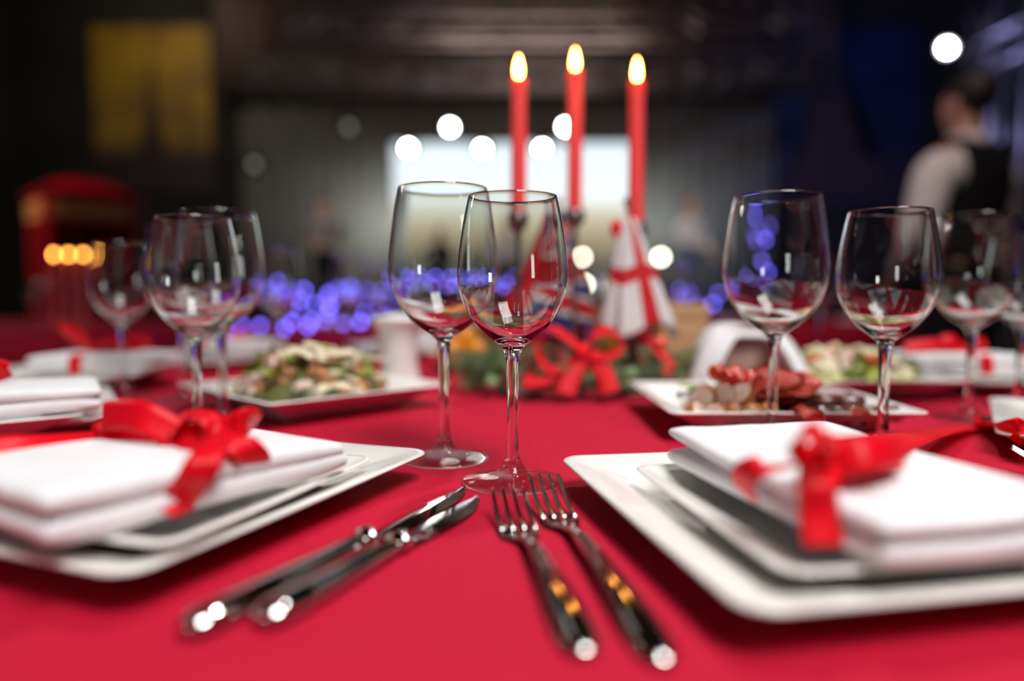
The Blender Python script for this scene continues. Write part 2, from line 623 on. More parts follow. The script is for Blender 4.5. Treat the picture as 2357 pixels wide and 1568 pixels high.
def slab(L, W, T, corner=0.008, seed=0.0, wav=0.0012, bulge=0.002, pinch=None, zfun=None):
    """One folded layer of cloth: a thin cushion with rounded edges, L along x, W along y, standing on z = 0."""
    nx, ny = 30, 22
    V, Fc = [], []
    def prof(t): return math.sqrt(max(0.0, 1 - abs(t) ** 11)) if abs(t) < 1 else 0.0
    for side in (1, -1):
        for j in range(ny + 1):
            for i in range(nx + 1):
                u, v = -1 + 2 * i / nx, -1 + 2 * j / ny
                u = math.copysign(1 - (1 - abs(u)) ** 1.6, u); v = math.copysign(1 - (1 - abs(v)) ** 1.6, v)
                x, y = u * L / 2, v * W / 2
                k = prof(u) * prof(v)
                h = T / 2 * (0.25 + 0.75 * k) if (abs(u) < 1 and abs(v) < 1) else 0.0
                if pinch: h *= pinch(x, y)
                z = T / 2 + side * h
                if side > 0: z += bulge * (1 - u * u) * (1 - v * v)
                z += wav * noise.noise(Vector((x * 22, y * 30, seed)))
                if zfun: z += zfun(x, y)
                cxx = 1 - 0.012 * (abs(u) ** 8) * (abs(v) ** 8)
                V.append((x * cxx, y * cxx, z))
    off = (nx + 1) * (ny + 1)
    for j in range(ny):
        for i in range(nx):
            a = j * (nx + 1) + i
            Fc.append((a, a + 1, a + nx + 2, a + nx + 1))
            Fc.append((off + a, off + a + nx + 1, off + a + nx + 2, off + a + 1))
    bm = bmesh.new()
    vs = [bm.verts.new(v) for v in V]
    for f in Fc: bm.faces.new([vs[i] for i in f])
    bmesh.ops.remove_doubles(bm, verts=bm.verts, dist=1e-5)
    bmesh.ops.holes_fill(bm, edges=[e for e in bm.edges if e.is_boundary], sides=200)
    return bm_me(bm)


def placed(me, x, y, z, a):
    me = me.copy()
    me.transform(Matrix.Translation((x, y, z)) @ Matrix.Rotation(a, 4, 'Z'))
    return me


def napkin(x, y, z, a, label, L=0.18, W=0.11, layers=None):
    """Folded napkin: a stack of fold layers whose tops spring open; the long side runs along direction a."""
    t = thing('folded_napkin', label, 'napkin', (x, y, z), 0.0, 'white folded napkins tied with red ribbon')
    zz = 0.0
    for i, (T, dl, dw, sh, zf) in enumerate(layers or [(0.0135, 0, 0, 0, None), (0.0125, -0.004, -0.003, 0.002, None)]):
        me = slab(L + dl, W + dw, T, seed=i * 3.1 + x * 10, zfun=zf)
        me.transform(Matrix.Translation((sh, 0, zz)) @ Matrix.Rotation(0, 4, 'Z'))
        link('fold_layer', placed(me, x, y, z, a), M_linen, t, world=True)
        zz += T * 0.86
    return t, zz


def knot(p, r, parent, sx=1.0, sy=1.0, sz=1.0):
    me = blob(3, r * sx, r * sy, r * sz, 0.25, 2.2, p.x * 9)
    me.transform(Matrix.Translation(p))
    return link('ribbon_knot', me, M_satin, parent, world=True)


def rib(name, pts, sides, width, parent, **k):
    if isinstance(sides, tuple): sides = [sides] * len(pts)
    return link(name, strip(pts, sides, width, **k), M_satin, parent, world=True)


# --- the setting beside the knives
aL = math.atan2(0.923, 0.384)                 # radial direction of this place
plate('dinner', -0.231, 0.457, aL, 'large square plate under the napkin with the big red bow', CL)
plate('side', -0.208, 0.419, math.atan2(0.172, 0.058), 'square side plate under the napkin with the big red bow', CL + 0.0062)
eL = Vector((0.552, 0.834, 0))
c0 = P(100, 1245, 0.034)
nl_c = c0 + eL * 0.086 + Vector((-0.834, 0.552, 0)) * 0.055
nl, hL = napkin(nl_c.x, nl_c.y, CL + 0.0287, math.atan2(0.834, 0.552), 'thick white napkin with the big looped red bow beside the knives', 0.172, 0.112,
                [(0.0150, 0, 0, 0, lambda x, y: 0.0), (0.0135, -0.003, -0.001, -0.001, lambda x, y: -0.055 * max(0, x + 0.02))])
K = P(494, 1004, 0.0605)
kn = knot(K, 0.0072, nl, 1.0, 1.0, 1.1)
rib('ribbon_tail', [K, P(478, 1045, 0.0590), P(452, 1095, 0.050), P(412, 1150, 0.037), P(372, 1178, 0.0335)], [(1, 0.3, 0.1), (1, 0.35, 0.05), (1, 0.4, 0), (1, 0.4, 0), (1, 0.3, 0)], 0.0165, kn)
rib('ribbon_tail', [K, P(530, 1018, 0.0595), P(568, 1036, 0.0550), P(592, 1062, 0.047), P(588, 1084, 0.040)], [(0.3, 1, 0.4), (0.5, 0.9, 0.3), (0.6, 0.8, 0), (0.6, 0.8, 0), (0.6, 0.8, 0)], 0.0150, kn)
rib('ribbon_tail', [K, P(522, 990, 0.062), P(550, 976, 0.0655), P(574, 966, 0.067), P(584, 980, 0.060)], [(0, 0.3, 1), (0.1, 0.2, 1), (0.2, 0.1, 1), (0.5, 0.3, 1), (0.6, 0.5, 0.8)], 0.0155, kn)
rib('bow_loop', [K, P(498, 980, 0.0665), P(480, 958, 0.0715), P(448, 952, 0.0725), P(420, 966, 0.069), P(402, 992, 0.062), P(436, 1010, 0.0595), K],
    [(0.3, 0.9, 0.2), (0.3, 0.9, 0.1), (0.2, 0.95, 0.1), (0.1, 1, 0.1), (0.1, 0.8, 0.5), (0.1, 0.5, 0.8), (0.1, 0.5, 0.5), (0.3, 0.9, 0.3)], 0.0165, kn)
rib('bow_loop', [P(410, 1004, 0.0600), P(368, 980, 0.0660), P(318, 958, 0.0710), P(268, 954, 0.0700), P(232, 964, 0.0650), P(262, 994, 0.0590), P(330, 1003, 0.0575), P(402, 1008, 0.0580), K],
    [(0, 0.3, 0.9), (0, 0.4, 0.9), (0, 0.4, 0.9), (0.1, 0.3, 0.9), (0.2, 0.1, 1), (0, 0.5, 0.8), (0, 0.7, 0.7), (0, 0.5, 0.8), (0, 0.5, 0.8)], 0.0170, kn)
rib('ribbon_band', [P(420, 1014, 0.0555), P(330, 1009, 0.055), P(230, 1005, 0.054), P(100, 1016, 0.053), P(-40, 1036, 0.053)], (0.3, 0.9, 0.2), 0.0165, kn)

# --- the setting beside the forks
aR = math.atan2(-0.253, 0.052)
plate('dinner', 0.188, 0.406, aR, 'large square plate under the napkin with the long ribbon tail', CL)
c1 = P(1455, 1068, 0.028); c2 = P(1805, 1312, 0.028)
dv = (c2 - c1).normalized(); nv = Vector((-dv.y, dv.x, 0))
sc = (c1 + c2) / 2 + nv * 0.0915
plate('side', sc.x, sc.y, math.atan2(dv.y, dv.x), 'square side plate under the napkin with the long ribbon tail', CL + 0.0062)
eR = Vector((0.24, -0.97, 0)).normalized(); fR = Vector((0.97, 0.24, 0)).normalized()
cR = Vector((0.0998, 0.45, 0)) + eR * 0.094 + fR * 0.058
nr, hR = napkin(cR.x, cR.y, CL + 0.0287, math.atan2(eR.y, eR.x), 'white napkin whose long red ribbon tail trails across the cloth', 0.19, 0.118,
                [(0.0130, 0, 0, 0, None), (0.0095, -0.001, -0.001, 0.0, lambda x, y: 0.0008 - 0.055 * min(0, x + 0.01))])
K = P(1890, 1062, 0.0605)
kn = knot(K, 0.0078, nr, 1.1, 1.0, 1.1)
rib('ribbon_tail', [K, P(1884, 1110, 0.0585), P(1884, 1180, 0.046), P(1897, 1258, 0.0335)], [(1, 0.1, 0), (1, 0.1, 0), (1, 0, 0), (1, 0.05, 0)], 0.0168, kn)
rib('ribbon_band', [K, P(1810, 1072, 0.0595), P(1748, 1082, 0.0575), P(1712, 1104, 0.050), P(1716, 1136, 0.0405)], [(0.3, -0.9, 0.3), (0.3, -0.9, 0.2), (0.24, -0.97, 0), (0.24, -0.97, 0), (0.24, -0.97, 0)], 0.0155, kn)
rib('bow_loop', [K, P(1856, 1042, 0.066), P(1838, 1012, 0.075), P(1862, 1000, 0.079), P(1892, 1010, 0.077), P(1902, 1040, 0.068), K],
    [(0.3, 0.9, 0.1), (0.5, 0.8, 0.2), (0.6, 0.8, 0.2), (0.5, 0.9, 0.1), (0.4, 0.9, 0.1), (0.3, 0.9, 0.1), (0.3, 0.9, 0.1)], 0.0165, kn)
rib('bow_loop', [K, P(1950, 1056, 0.064), P(2010, 1046, 0.066), P(2070, 1043, 0.062), P(2040, 1056, 0.058), P(1960, 1066, 0.058), K],
    [(0.1, 0.5, 0.8), (0, 0.5, 0.8), (0, 0.5, 0.8), (0.1, 0.6, 0.8), (0, 0.7, 0.6), (0, 0.7, 0.6), (0.1, 0.5, 0.8)], 0.0150, kn)
rib('ribbon_tail', [K, P(1950, 1042, 0.066), P(2005, 1028, 0.064), P(2065, 1014, 0.050), P(2130, 1000, 0.028), P(2190, 988, 0.010), P(2250, 981, 0.0022), P(2305, 986, 0.012), P(2345, 993, 0.0240), P(2420, 1006, 0.0240)],
    [(-0.5, 0.6, 0.6), (-0.7, 0.6, 0.5), (-0.8, 0.56, 0.35), (-0.8, 0.56, 0.2), (-0.8, 0.56, 0.05), (-0.7, 0.7, 0), (-0.2, 1, 0), (0.1, 1, 0), (0.3, 1, 0), (0.3, 1, 0)], 0.0235, kn)


def place_setting(x, y, ang, lab, sx=0.0, sy=0.0, bow=True):
    """A far place: two plates, napkin and a tied bow; ang is the direction towards the table's centre."""
    plate('dinner', x, y, ang, 'large square plate ' + lab, CL)
    plate('side', x + sx, y + sy, ang + 0.06, 'square side plate ' + lab, CL + 0.0062)


def far_napkin(x, y, ang, label, knot_at, loops):
    t, h = napkin(x, y, CL + 0.0287, ang, label, 0.18, 0.112)
    zt = 0.0287 + h + CL
    d = Vector((math.cos(ang), math.sin(ang), 0)); n = Vector((-d.y, d.x, 0))
    c = Vector((x, y, zt + 0.003)) + d * knot_at[0] + n * knot_at[1]
    kn = knot(c, 0.007, t)
    for k, (dx, dn, dz, wd) in enumerate(loops):
        tip = c + d * dx + n * dn + Vector((0, 0, dz))
        sd = d.cross(Vector((0, 0, 1))) * 0.4 + Vector((0, 0, 0.8))
        mid = (c + tip) / 2
        rib('bow_loop', [c, mid + Vector((0, 0, 0.011)), tip, mid + Vector((0, 0, -0.002)), c], [tuple(sd)] * 5, wd, kn)
    # band round the short way
    b0 = c - Vector((0, 0, 0.0025))
    for s in (-1, 1):
        e = Vector((x, y, 0)) + d * knot_at[0] + n * s * 0.0585
        rib('ribbon_band', [b0, Vector((e.x - n.x * s * 0.008, e.y - n.y * s * 0.008, zt + 0.0022)), Vector((e.x, e.y, zt - 0.010)), Vector((e.x, e.y, zt - 0.0235))], tuple(d), 0.0165, kn)
    return t


place_setting(-0.556, 0.722, math.atan2(0.54, 0.84), 'at the place beside the big bow, partly cut off', 0.032, -0.052)
n2 = far_napkin(-0.492, 0.662, math.atan2(0.54, 0.84), 'thick white napkin with a red loop, cut off beyond the big bow', (-0.03, 0.0), [(0.045, -0.005, 0.014, 0.016), (-0.05, 0.0, 0.015, 0.016)])
place_setting(-0.692, 1.06, 0.0, 'across from the cold cuts, before the red booth', 0.07, 0.0)
n3 = far_napkin(-0.605, 1.055, 0.03, 'flat white napkin with a red bow, before the red booth', (-0.015, 0.0), [(0.075, 0.01, 0.014, 0.015), (-0.05, 0.0, 0.034, 0.016), (0.045, -0.01, 0.008, 0.016)])
place_setting(-0.575, 1.42, -0.62, 'behind the salad platter, under the blue lights', 0.02, 0.0)
n4 = far_napkin(-0.552, 1.405, -0.62, 'blurred white napkin behind the salad platter', (-0.02, 0.0), [(0.04, 0.02, 0.008, 0.012), (-0.04, 0, 0.01, 0.012)])
place_setting(-0.235, 1.655, -1.22, 'behind the white porcelain cup', 0.0, 0.0)
n5 = far_napkin(-0.235, 1.655, -1.22, 'far white napkin behind the white porcelain cup', (-0.02, 0.0), [(0.04, 0.02, 0.008, 0.012), (-0.04, 0, 0.01, 0.012)])
place_setting(0.590, 0.632, math.atan2(0.54, -0.84), 'that the long ribbon tail ends on', 0.03, 0.0)
place_setting(0.738, 1.078, PI, 'behind the glass with its foot on the ribbon', -0.03, 0.0)
n6 = far_napkin(0.668, 1.045, PI - 0.05, 'white napkin with a small upright red bow, behind the cold cuts', (0.0, 0.0), [(0.03, 0.0, 0.016, 0.015), (-0.03, 0.0, 0.012, 0.015), (0.085, 0.0, 0.006, 0.014)])


# ------------------------------------------------------------------ cutlery
def fork(tip, end, tz, label, width=0.0225, name='dinner_fork'):
    """Four-tined fork from the tips to the handle's end."""
    ax = Vector((tip.x - end.x, tip.y - end.y, 0)); L = ax.length; ax.normalize()
    sd = Vector((-ax.y, ax.x, 0)) * -1
    o = Vector((end.x, end.y, CL))
    t = thing(name, label, 'fork', o, 0.0, 'steel forks')
    k = L / 0.205
    def zc(s):     # height of the fork's spine above the cloth
        pts = [(0.0, 0.0030), (0.03, 0.0050), (0.07, 0.0085), (0.105, 0.0095), (0.128, 0.0075), (0.142, 0.0035), (0.155, 0.0022), (0.17, 0.004), (0.19, tz * 0.62), (0.205, tz)]
        s /= k
        for (a, za), (b, zb_) in zip(pts, pts[1:]):
            if s <= b:
                q = (s - a) / (b - a); q = q * q * (3 - 2 * q) * 0.5 + q * 0.5
                return za + (zb_ - za) * q
        return tz
    def sec(s, hw, hh):
        d = (zc(s + 0.003) - zc(s - 0.003)) / 0.006
        u = Vector((-ax.x * d, -ax.y * d, 1)).normalized()
        return (o + ax * s + Vector((0, 0, zc(s))), sd, u, hw, hh)
    hs = [(0.0, 0.0022, 0.0012), (0.003, 0.0058, 0.0018), (0.010, 0.0078, 0.0021), (0.025, 0.0084, 0.0023), (0.05, 0.0070, 0.0024), (0.08, 0.0050, 0.0025), (0.105, 0.0036, 0.0026), (0.125, 0.0031, 0.0024), (0.138, 0.0036, 0.002), (0.144, 0.0060, 0.0016), (0.150, 0.0092, 0.0013)]
    link('handle', loft([sec(a * k, b, c) for a, b, c in hs], 16), M_steel, t, world=True)
    hw = width / 2
    link('fork_head', loft([sec(a * k, b, c) for a, b, c in [(0.147, 0.0078, 0.0013), (0.152, hw * 0.93, 0.0012), (0.157, hw, 0.0011), (0.162, hw, 0.0010), (0.1655, hw * 0.99, 0.0009)]], 20), M_steel, t, world=True)
    for q in range(4):
        off = (q - 1.5) * (width * 0.92 - 0.0032) / 3 * 1.06
        ss = []
        for s, w_ in [(0.160, 0.0020), (0.166, 0.0018), (0.175, 0.00165), (0.188, 0.0014), (0.198, 0.0011), (0.2035, 0.0008), (0.205, 0.0003)]:
            c, a, u, _, _ = sec(s * k, 0, 0)
            ss.append((c + a * off, a, u, w_, w_ * 0.72))
        link('tine', loft(ss, 8), M_steel, t, world=True)
    return t


fork(P(1168, 1118, 0.017), P(1352, 1492, 0.004), 0.0175, 'dinner fork beside the knives, nearest to the middle glass', 0.0235)
fork(P(1250, 1084, 0.019), P(1536, 1512, 0.004), 0.0195, 'dinner fork lying along the plate with the long ribbon tail', 0.0235)
tp = P(2326, 1025, 0.022)
fork(tp, tp + Vector((0.80, -0.60, 0)) * 0.2, 0.022, 'fork tip at the edge, before the plate the ribbon tail ends on')
tp = P(182, 1004, 0.016)
fork(tp, tp + Vector((-0.55, -0.83, 0)) * 0.2, 0.016, 'fork mostly hidden behind the thick napkin with the big bow')


def knife(end, tip, label, wb=0.0155):
    ax = Vector((tip.x - end.x, tip.y - end.y, 0)); L = ax.length; ax.normalize()
    sd = Vector((-ax.y, ax.x, 0))              # points away from the forks, to the blade's back
    o = Vector((end.x, end.y, CL))
    t = thing('table_knife', label, 'knife', o, 0.0, 'steel table knives')
    k = L / 0.235
    up = Vector((0, 0, 1))
    def sec(s, hw, hh, z): return (o + ax * s * k + up * z, sd, up, hw, hh)
    H = [(0.0, 0.004, 0.002, 0.0050), (0.003, 0.0072, 0.0040, 0.0052), (0.010, 0.0090, 0.0050, 0.0054), (0.025, 0.0092, 0.0050, 0.0054), (0.05, 0.0082, 0.0047, 0.0052), (0.08, 0.0068, 0.0043, 0.0050), (0.105, 0.0058, 0.0042, 0.0050), (0.112, 0.0060, 0.0044, 0.0050)]
    link('handle', loft([sec(*h) for h in H], 20), M_steel, t, world=True)
    link('bolster', loft([sec(*h) for h in [(0.1115, 0.0050, 0.0036, 0.0050), (0.1125, 0.0076, 0.0054, 0.0056), (0.1165, 0.0080, 0.0056, 0.0057), (0.1195, 0.0066, 0.0040, 0.0048), (0.123, 0.0060, 0.0024, 0.0038)]], 20), M_steel, t, world=True)
    # blade lying flat: back straight, cutting edge bellied, tip swept up to the back
    n = 26
    top, bot = [], []
    for i in range(n + 1):
        s = 0.121 + 0.114 * i / n
        q = i / n
        back = 0.0058 + 0.0016 * math.sin(q * PI) + 0.0015 * q ** 3
        edge = -0.0054 - (wb - 0.0125) * math.sin(min(1, q / 0.45) * PI / 2)
        if q >= 0.45: edge = back + (edge - back) * max(0, 1 - ((q - 0.45) / 0.55) ** 2.1) ** 0.8
        top.append((s, back)); bot.append((s, edge))
    V, Fc = [], []
    for (s, b), (_, e) in zip(top, bot):
        m_ = b * 0.55 + e * 0.45
        z0 = 0.0030
        for yy, zz in [(b, z0 + 0.0007), (m_, z0 + 0.00115), (e, z0 + 0.00015), (e, z0 - 0.00015), (m_, z0 - 0.0008), (b, z0 - 0.0007)]:
            V.append(o + ax * s * k + sd * yy + up * zz)
    for i in range(n):
        for q in range(6):
            a, b = i * 6 + q, i * 6 + (q + 1) % 6
            Fc.append((a, b, b + 6, a + 6))
    Fc.append((5, 4, 3, 2, 1, 0)); Fc.append(tuple(n * 6 + q for q in range(6)))
    link('blade', me_from(V, Fc), M_steel, t, smooth=False, world=True)
    return t


knife(P(425, 1440, 0.005), P(1092, 1118, 0.003), 'longer table knife lying closest to the plate with the big bow')
knife(P(600, 1418, 0.005), P(1122, 1140, 0.003), 'shorter table knife lying closest to the forks')

# ------------------------------------------------------------------ platters of food
PLT = [(0.07, 0.001), (0.055, 0.0), (0.046, 0.0), (0.043, 0.004), (0.020, 0.0185), (0.004, 0.0262), (0.0002, 0.0278), (0.0, 0.0287), (0.001, 0.0296),
       (0.004, 0.0294), (0.016, 0.0262), (0.026, 0.0215), (0.034, 0.0125), (0.044, 0.0085), (0.07, 0.008)]
PL1 = dish(0.121, PLT, 0.008)


def platter(x, y, a, label):
    o = link('serving_platter', PL1, M_porc, None, (x, y, CL))
    o.rotation_euler.z = a
    return tag(o, label, 'platter', 'square white serving platters')


salA = Vector((-0.246, 0.873)); angA = math.atan2(0.157, 0.152)
platter(salA.x, salA.y, angA, 'square platter turned cornerwise under the heaped mushroom salad')
platter(0.268, 0.772, 0.0, 'square platter of cold cuts behind the napkin with the ribbon tail')
platter(0.478, 1.022, 0.0, 'square platter of green salad behind the cold cuts')

M_mush = mat('pale_mushroom', (0.68, 0.54, 0.42), 0.5, var=0.25, vscale=60)
M_chick = mat('pink_white_meat', (0.74, 0.52, 0.44), 0.45, var=0.2, vscale=50)
M_crout = mat('brown_crouton', (0.36, 0.16, 0.06), 0.6, var=0.4, vscale=70)
M_lett = mat('lettuce', (0.32, 0.42, 0.04), 0.45, col2=(0.62, 0.66, 0.22), vscale=35)
M_lettd = mat('dark_lettuce', (0.12, 0.13, 0.03), 0.5, var=0.4, vscale=50)
M_cream = mat('cream_sauce', (0.80, 0.70, 0.48), 0.4, var=0.1)
M_carrot = mat('orange_meat', (0.62, 0.22, 0.07), 0.45, var=0.2, vscale=50)
M_tom = mat('tomato_red', (0.80, 0.05, 0.015), 0.15, var=0.1, vscale=40, coat=0.6)


def leaf_me(l, w_, curl, seed):
    V, Fc = [], []
    nx, ny = 8, 6
    for i in range(nx + 1):
        for j in range(ny + 1):
            u, v = i / nx, -1 + 2 * j / ny
            ww = w_ * math.sin(PI * min(1, u * 0.9 + 0.1)) ** 0.6
            x, y = (u - 0.5) * l, v * ww
            z = curl * v * v + 0.3 * curl * math.sin(u * 9 + seed) * abs(v) - curl * (u - 0.5) ** 2 + 0.004 * noise.noise(Vector((x * 60, y * 60, seed)))
            V.append((x, y, z))
    for i in range(nx):
        for j in range(ny):
            a = i * (ny + 1) + j
            Fc.append((a, a + 1, a + ny + 2, a + ny + 1))
    bm = bmesh.new(); vs = [bm.verts.new(v) for v in V]
    for f in Fc: bm.faces.new([vs[i] for i in f])
    r = bmesh.ops.solidify(bm, geom=list(bm.faces), thickness=0.0009)
    return bm_me(bm)


def variants(fn, n=4): return [fn(i) for i in range(n)]


V_mush = variants(lambda i: blob(2, 0.011, 0.0085, 0.007, 0.35, 1.4, i * 2.3 + 1))
V_chick = variants(lambda i: blob(2, 0.0135, 0.008, 0.007, 0.3, 1.3, i * 3.3 + 5))
V_crout = variants(lambda i: blob(2, 0.0095, 0.009, 0.008, 0.45, 1.2, i * 1.9 + 9))
V_leaf = variants(lambda i: leaf_me(0.055, 0.020, 0.008, i * 1.3))
V_strip = variants(lambda i: strip([(-.03, 0, 0), (-.012, .005, .006), (.008, -.003, .007), (.03, .004, 0)], (0, 1, .2), 0.011, thick=0.004))


def piece(name, me, m, parent, x, y, z, rng, flat=0.7, sc=1.0):
    """A bite-sized piece: a part of its dish, sharing mesh data with its like."""
    key = (me.name, m.name)
    if key not in PIECE:
        c = me.copy(); c.materials.clear(); c.materials.append(m)
        c.polygons.foreach_set('use_smooth', [True] * len(c.polygons))
        PIECE[key] = c
    o = bpy.data.objects.new(name, PIECE[key])
    COL.objects.link(o)
    o.parent = parent
    o.location = (x, y, z)
    o.rotation_euler = (rng.uniform(-flat, flat), rng.uniform(-flat, flat), rng.uniform(0, 6.28))
    s = sc * rng.uniform(0.8, 1.2)
    o.scale = (s, s, s)
    return o


PIECE = {}


def heap(t, rx, ry, h, z0, kinds, n, rng, ang=0.0):
    for i in range(n):
        r = math.sqrt(rng.random()) * 0.98
        a = rng.uniform(0, 2 * PI)
        u, v = r * math.cos(a), r * math.sin(a)
        k = 1 - r ** 2.2
        x, y = rot2(u * rx, v * ry, ang)
        nm, vs, m, sc = rng.choice(kinds)
        piece(nm, rng.choice(vs), m, t, x, y, z0 + h * k + rng.uniform(-0.004, 0.004), rng, 0.8, sc)


rs = random.Random(3)
s1 = thing('mushroom_salad', 'heaped salad of pale mushroom pieces, brown croutons and lettuce', 'salad', (salA.x, salA.y, CL + 0.0085))
base = blob(3, 0.088, 0.082, 0.034, 0.08, 2, 4)
base.transform(Matrix.Rotation(angA, 4, 'Z') @ Matrix.Translation((0, 0, 0.010)))
for v in base.vertices:
    if v.co.z < 0.0: v.co.z = 0.0005
link('lettuce_bed', base, M_lettd, s1)
heap(s1, 0.092, 0.088, 0.041, 0.013, [('lettuce_leaf', V_leaf, M_lett, 0.75)], 22, rs, angA)
heap(s1, 0.088, 0.083, 0.046, 0.013, [('mushroom_piece', V_mush, M_mush, 1.0), ('mushroom_piece', V_mush, M_mush, 1.0), ('meat_piece', V_chick, M_chick, 1.0), ('crouton', V_crout, M_crout, 1.1), ('crouton', V_crout, M_crout, 1.0), ('crouton', V_crout, M_crout, 0.9), ('dark_leaf', V_leaf, M_lettd, 0.5), ('meat_piece', V_chick, M_carrot, 0.8), ('cream_streak', V_strip, M_cream, 0.9)], 150, rs, angA)

s2 = thing('green_salad', 'low green salad with pale cheese and red pieces on the rear platter', 'salad', (0.478, 1.022, CL + 0.0085))
base = blob(3, 0.088, 0.082, 0.026, 0.08, 2, 8)
base.transform(Matrix.Translation((0, 0, 0.010)))
for v in base.vertices:
    if v.co.z < 0.0: v.co.z = 0.0005
link('lettuce_bed', base, M_lett, s2)
heap(s2, 0.090, 0.085, 0.030, 0.012, [('lettuce_leaf', V_leaf, M_lett, 0.8)], 26, rs)
heap(s2, 0.088, 0.083, 0.037, 0.012, [('cheese_piece', V_mush, M_cream, 1.2), ('cheese_piece', V_chick, M_mush, 1.1), ('meat_piece', V_chick, M_carrot, 0.9), ('tomato_piece', V_crout, M_tom, 0.8), ('cheese_piece', V_mush, M_cream, 1.1)], 80, rs)

# cold cuts: every roll, slice and tomato a thing of its own
M_roll = mat('ham_roll', (0.95, 0.62, 0.50), 0.4, col2=(0.95, 0.78, 0.68), vscale=60)
M_rind = mat('roll_rind', (0.58, 0.20, 0.05), 0.45, var=0.35, vscale=60)
M_salami = mat('salami_red', (0.74, 0.05, 0.035), 0.35, col2=(0.80, 0.20, 0.15), vscale=110)
M_smoked = mat('smoked_meat', (0.09, 0.022, 0.016), 0.3, col2=(0.22, 0.09, 0.05), vscale=45, coat=0.3)
ZP = CL + 0.0090
px0, py0 = 0.268, 0.772


def slice_roll(x, y, z, a, tilt, label, r=0.0165, th=0.0085):
    t = thing('roulade_slice', label, 'meat slice', (x, y, z), a, 'pale roulade slices on the cold cuts platter')
    t.rotation_euler = (tilt, 0, a)
    face = lathe(smooth_profile([(0.0001, -th / 2), (r * 0.8, -th / 2), (r * 0.985, -th * 0.42), (r * 0.99, 0), (r * 0.985, th * 0.42), (r * 0.8, th / 2), (0.0001, th / 2)], 3), 28)
    link('meat', face, M_roll, t)
    link('rind', lathe([(r * 0.97, -th * 0.46), (r * 1.03, -th * 0.40), (r * 1.06, 0), (r * 1.03, th * 0.40), (r * 0.97, th * 0.46)], 28, True), M_rind, t)
    return t


ordn = ['at the platter corner', 'second along the rim', 'third along the rim', 'fourth along the rim', 'last along the rim beside the salami', 'in the second row behind the corner', 'second in the row behind', 'third in the row behind', 'fourth in the row behind', 'topmost of the heap', 'on top near the salami', 'on top near the corner']
spots_ = [(-0.094, -0.088, 0), (-0.075, -0.092, 0), (-0.056, -0.090, 0), (-0.038, -0.093, 0), (-0.020, -0.090, 0), (-0.092, -0.066, 0.002), (-0.072, -0.068, 0.004), (-0.053, -0.066, 0.005), (-0.034, -0.067, 0.003), (-0.064, -0.078, 0.017), (-0.043, -0.079, 0.017), (-0.083, -0.077, 0.016)]
for i, (x, y, z) in enumerate(spots_):
    slice_roll(px0 + x * 0.92, py0 + y * 0.95, ZP + 0.0125 + z, R.uniform(-1.2, 1.2), PI / 2 + R.uniform(-0.7, 0.4), 'small pale roulade slice with brown rind, ' + ordn[i], 0.0118, 0.0125)
V_sal = variants(lambda i: leaf_me(0.062, 0.024, 0.006, i * 2.1 + 3))
sal_w = ['lowest', 'second from below', 'third from below', 'fourth from below', 'fifth from below', 'sixth from below', 'seventh from below', 'topmost']
for i in range(8):
    o = link('salami_slice', V_sal[i % 4].copy(), M_salami, None, (px0 - 0.006 + R.uniform(-0.026, 0.026), py0 - 0.062 + R.uniform(-0.012, 0.014), ZP + 0.0085 + i * 0.0046))
    o.rotation_euler = (R.uniform(0.15, 0.5), R.uniform(-0.2, 0.2), R.uniform(-0.7, 0.7))
    tag(o, 'thin red salami slice in the middle fan, ' + sal_w[i] + ' of the fan', 'salami slice', 'red salami slices')
o = link('salami_slice', leaf_me(0.044, 0.017, -0.010, 2), M_salami, None, (px0 + 0.012, py0 - 0.117, CL + 0.0315)); o.rotation_euler = (0.55, 0, 1.5)
tag(o, 'red salami slice drooping over the platter rim in the middle', 'salami slice', 'red salami slices')
o = link('salami_slice', leaf_me(0.034, 0.011, -0.008, 5), M_salami, None, (px0 + 0.058, py0 - 0.118, CL + 0.0305)); o.rotation_euler = (0.5, 0, 1.4)
tag(o, 'narrow red salami slice over the rim beside the smoked meat', 'salami slice', 'red salami slices')
smk = ['next to the salami fan', 'behind the rim, second from the salami', 'in the middle of the dark row', 'with a greyish gloss', 'nearest to the platter corner', 'lying across the others', 'at the back of the row', 'small and round at the end']
for i in range(8):
    me = blob(2, 0.019, 0.011, 0.0085, 0.3, 1.5, i * 1.7)
    o = link('smoked_meat_slice', me, M_smoked, None, (px0 + 0.036 + (i % 5) * 0.0165, py0 - 0.082 + (i // 5) * 0.022 + R.uniform(-0.006, 0.006), ZP + 0.0125 + (0.009 if i > 4 else 0)))
    o.rotation_euler = (R.uniform(-0.3, 0.3), R.uniform(-0.3, 0.3), R.uniform(-1, 1))
    tag(o, 'dark smoked meat slice on the cold cuts platter, ' + smk[i], 'meat slice', 'dark smoked meat slices')
o = link('ham_slice', leaf_me(0.07, 0.024, 0.006, 9), mat('pale_ham', (0.72, 0.55, 0.55), 0.4, var=0.15), None, (px0 + 0.065, py0 - 0.018, ZP + 0.022)); o.rotation_euler = (0.1, 0, 0.1)
tag(o, 'pale ham slice behind the dark smoked meat', 'meat slice')
gl = thing('parsley_garnish', 'bed of green garnish leaves under the cherry tomatoes', 'garnish', (px0, py0, ZP))
for i in range(22):
    piece('leaf', R.choice(V_leaf), M_lettd if i % 3 else M_lett, gl, R.uniform(-0.075, 0.05), R.uniform(-0.042, 0.05), 0.014 + R.uniform(-0.004, 0.012), R, 0.5, 0.6)
toms = [(1652, 858), (1676, 868), (1702, 876), (1726, 874), (1690, 862)]
tl = ['with an orange glint, first of the row', 'second of the row with a pale glint', 'third of the row, all red', 'last of the row with a golden glint', 'sitting highest behind the row']
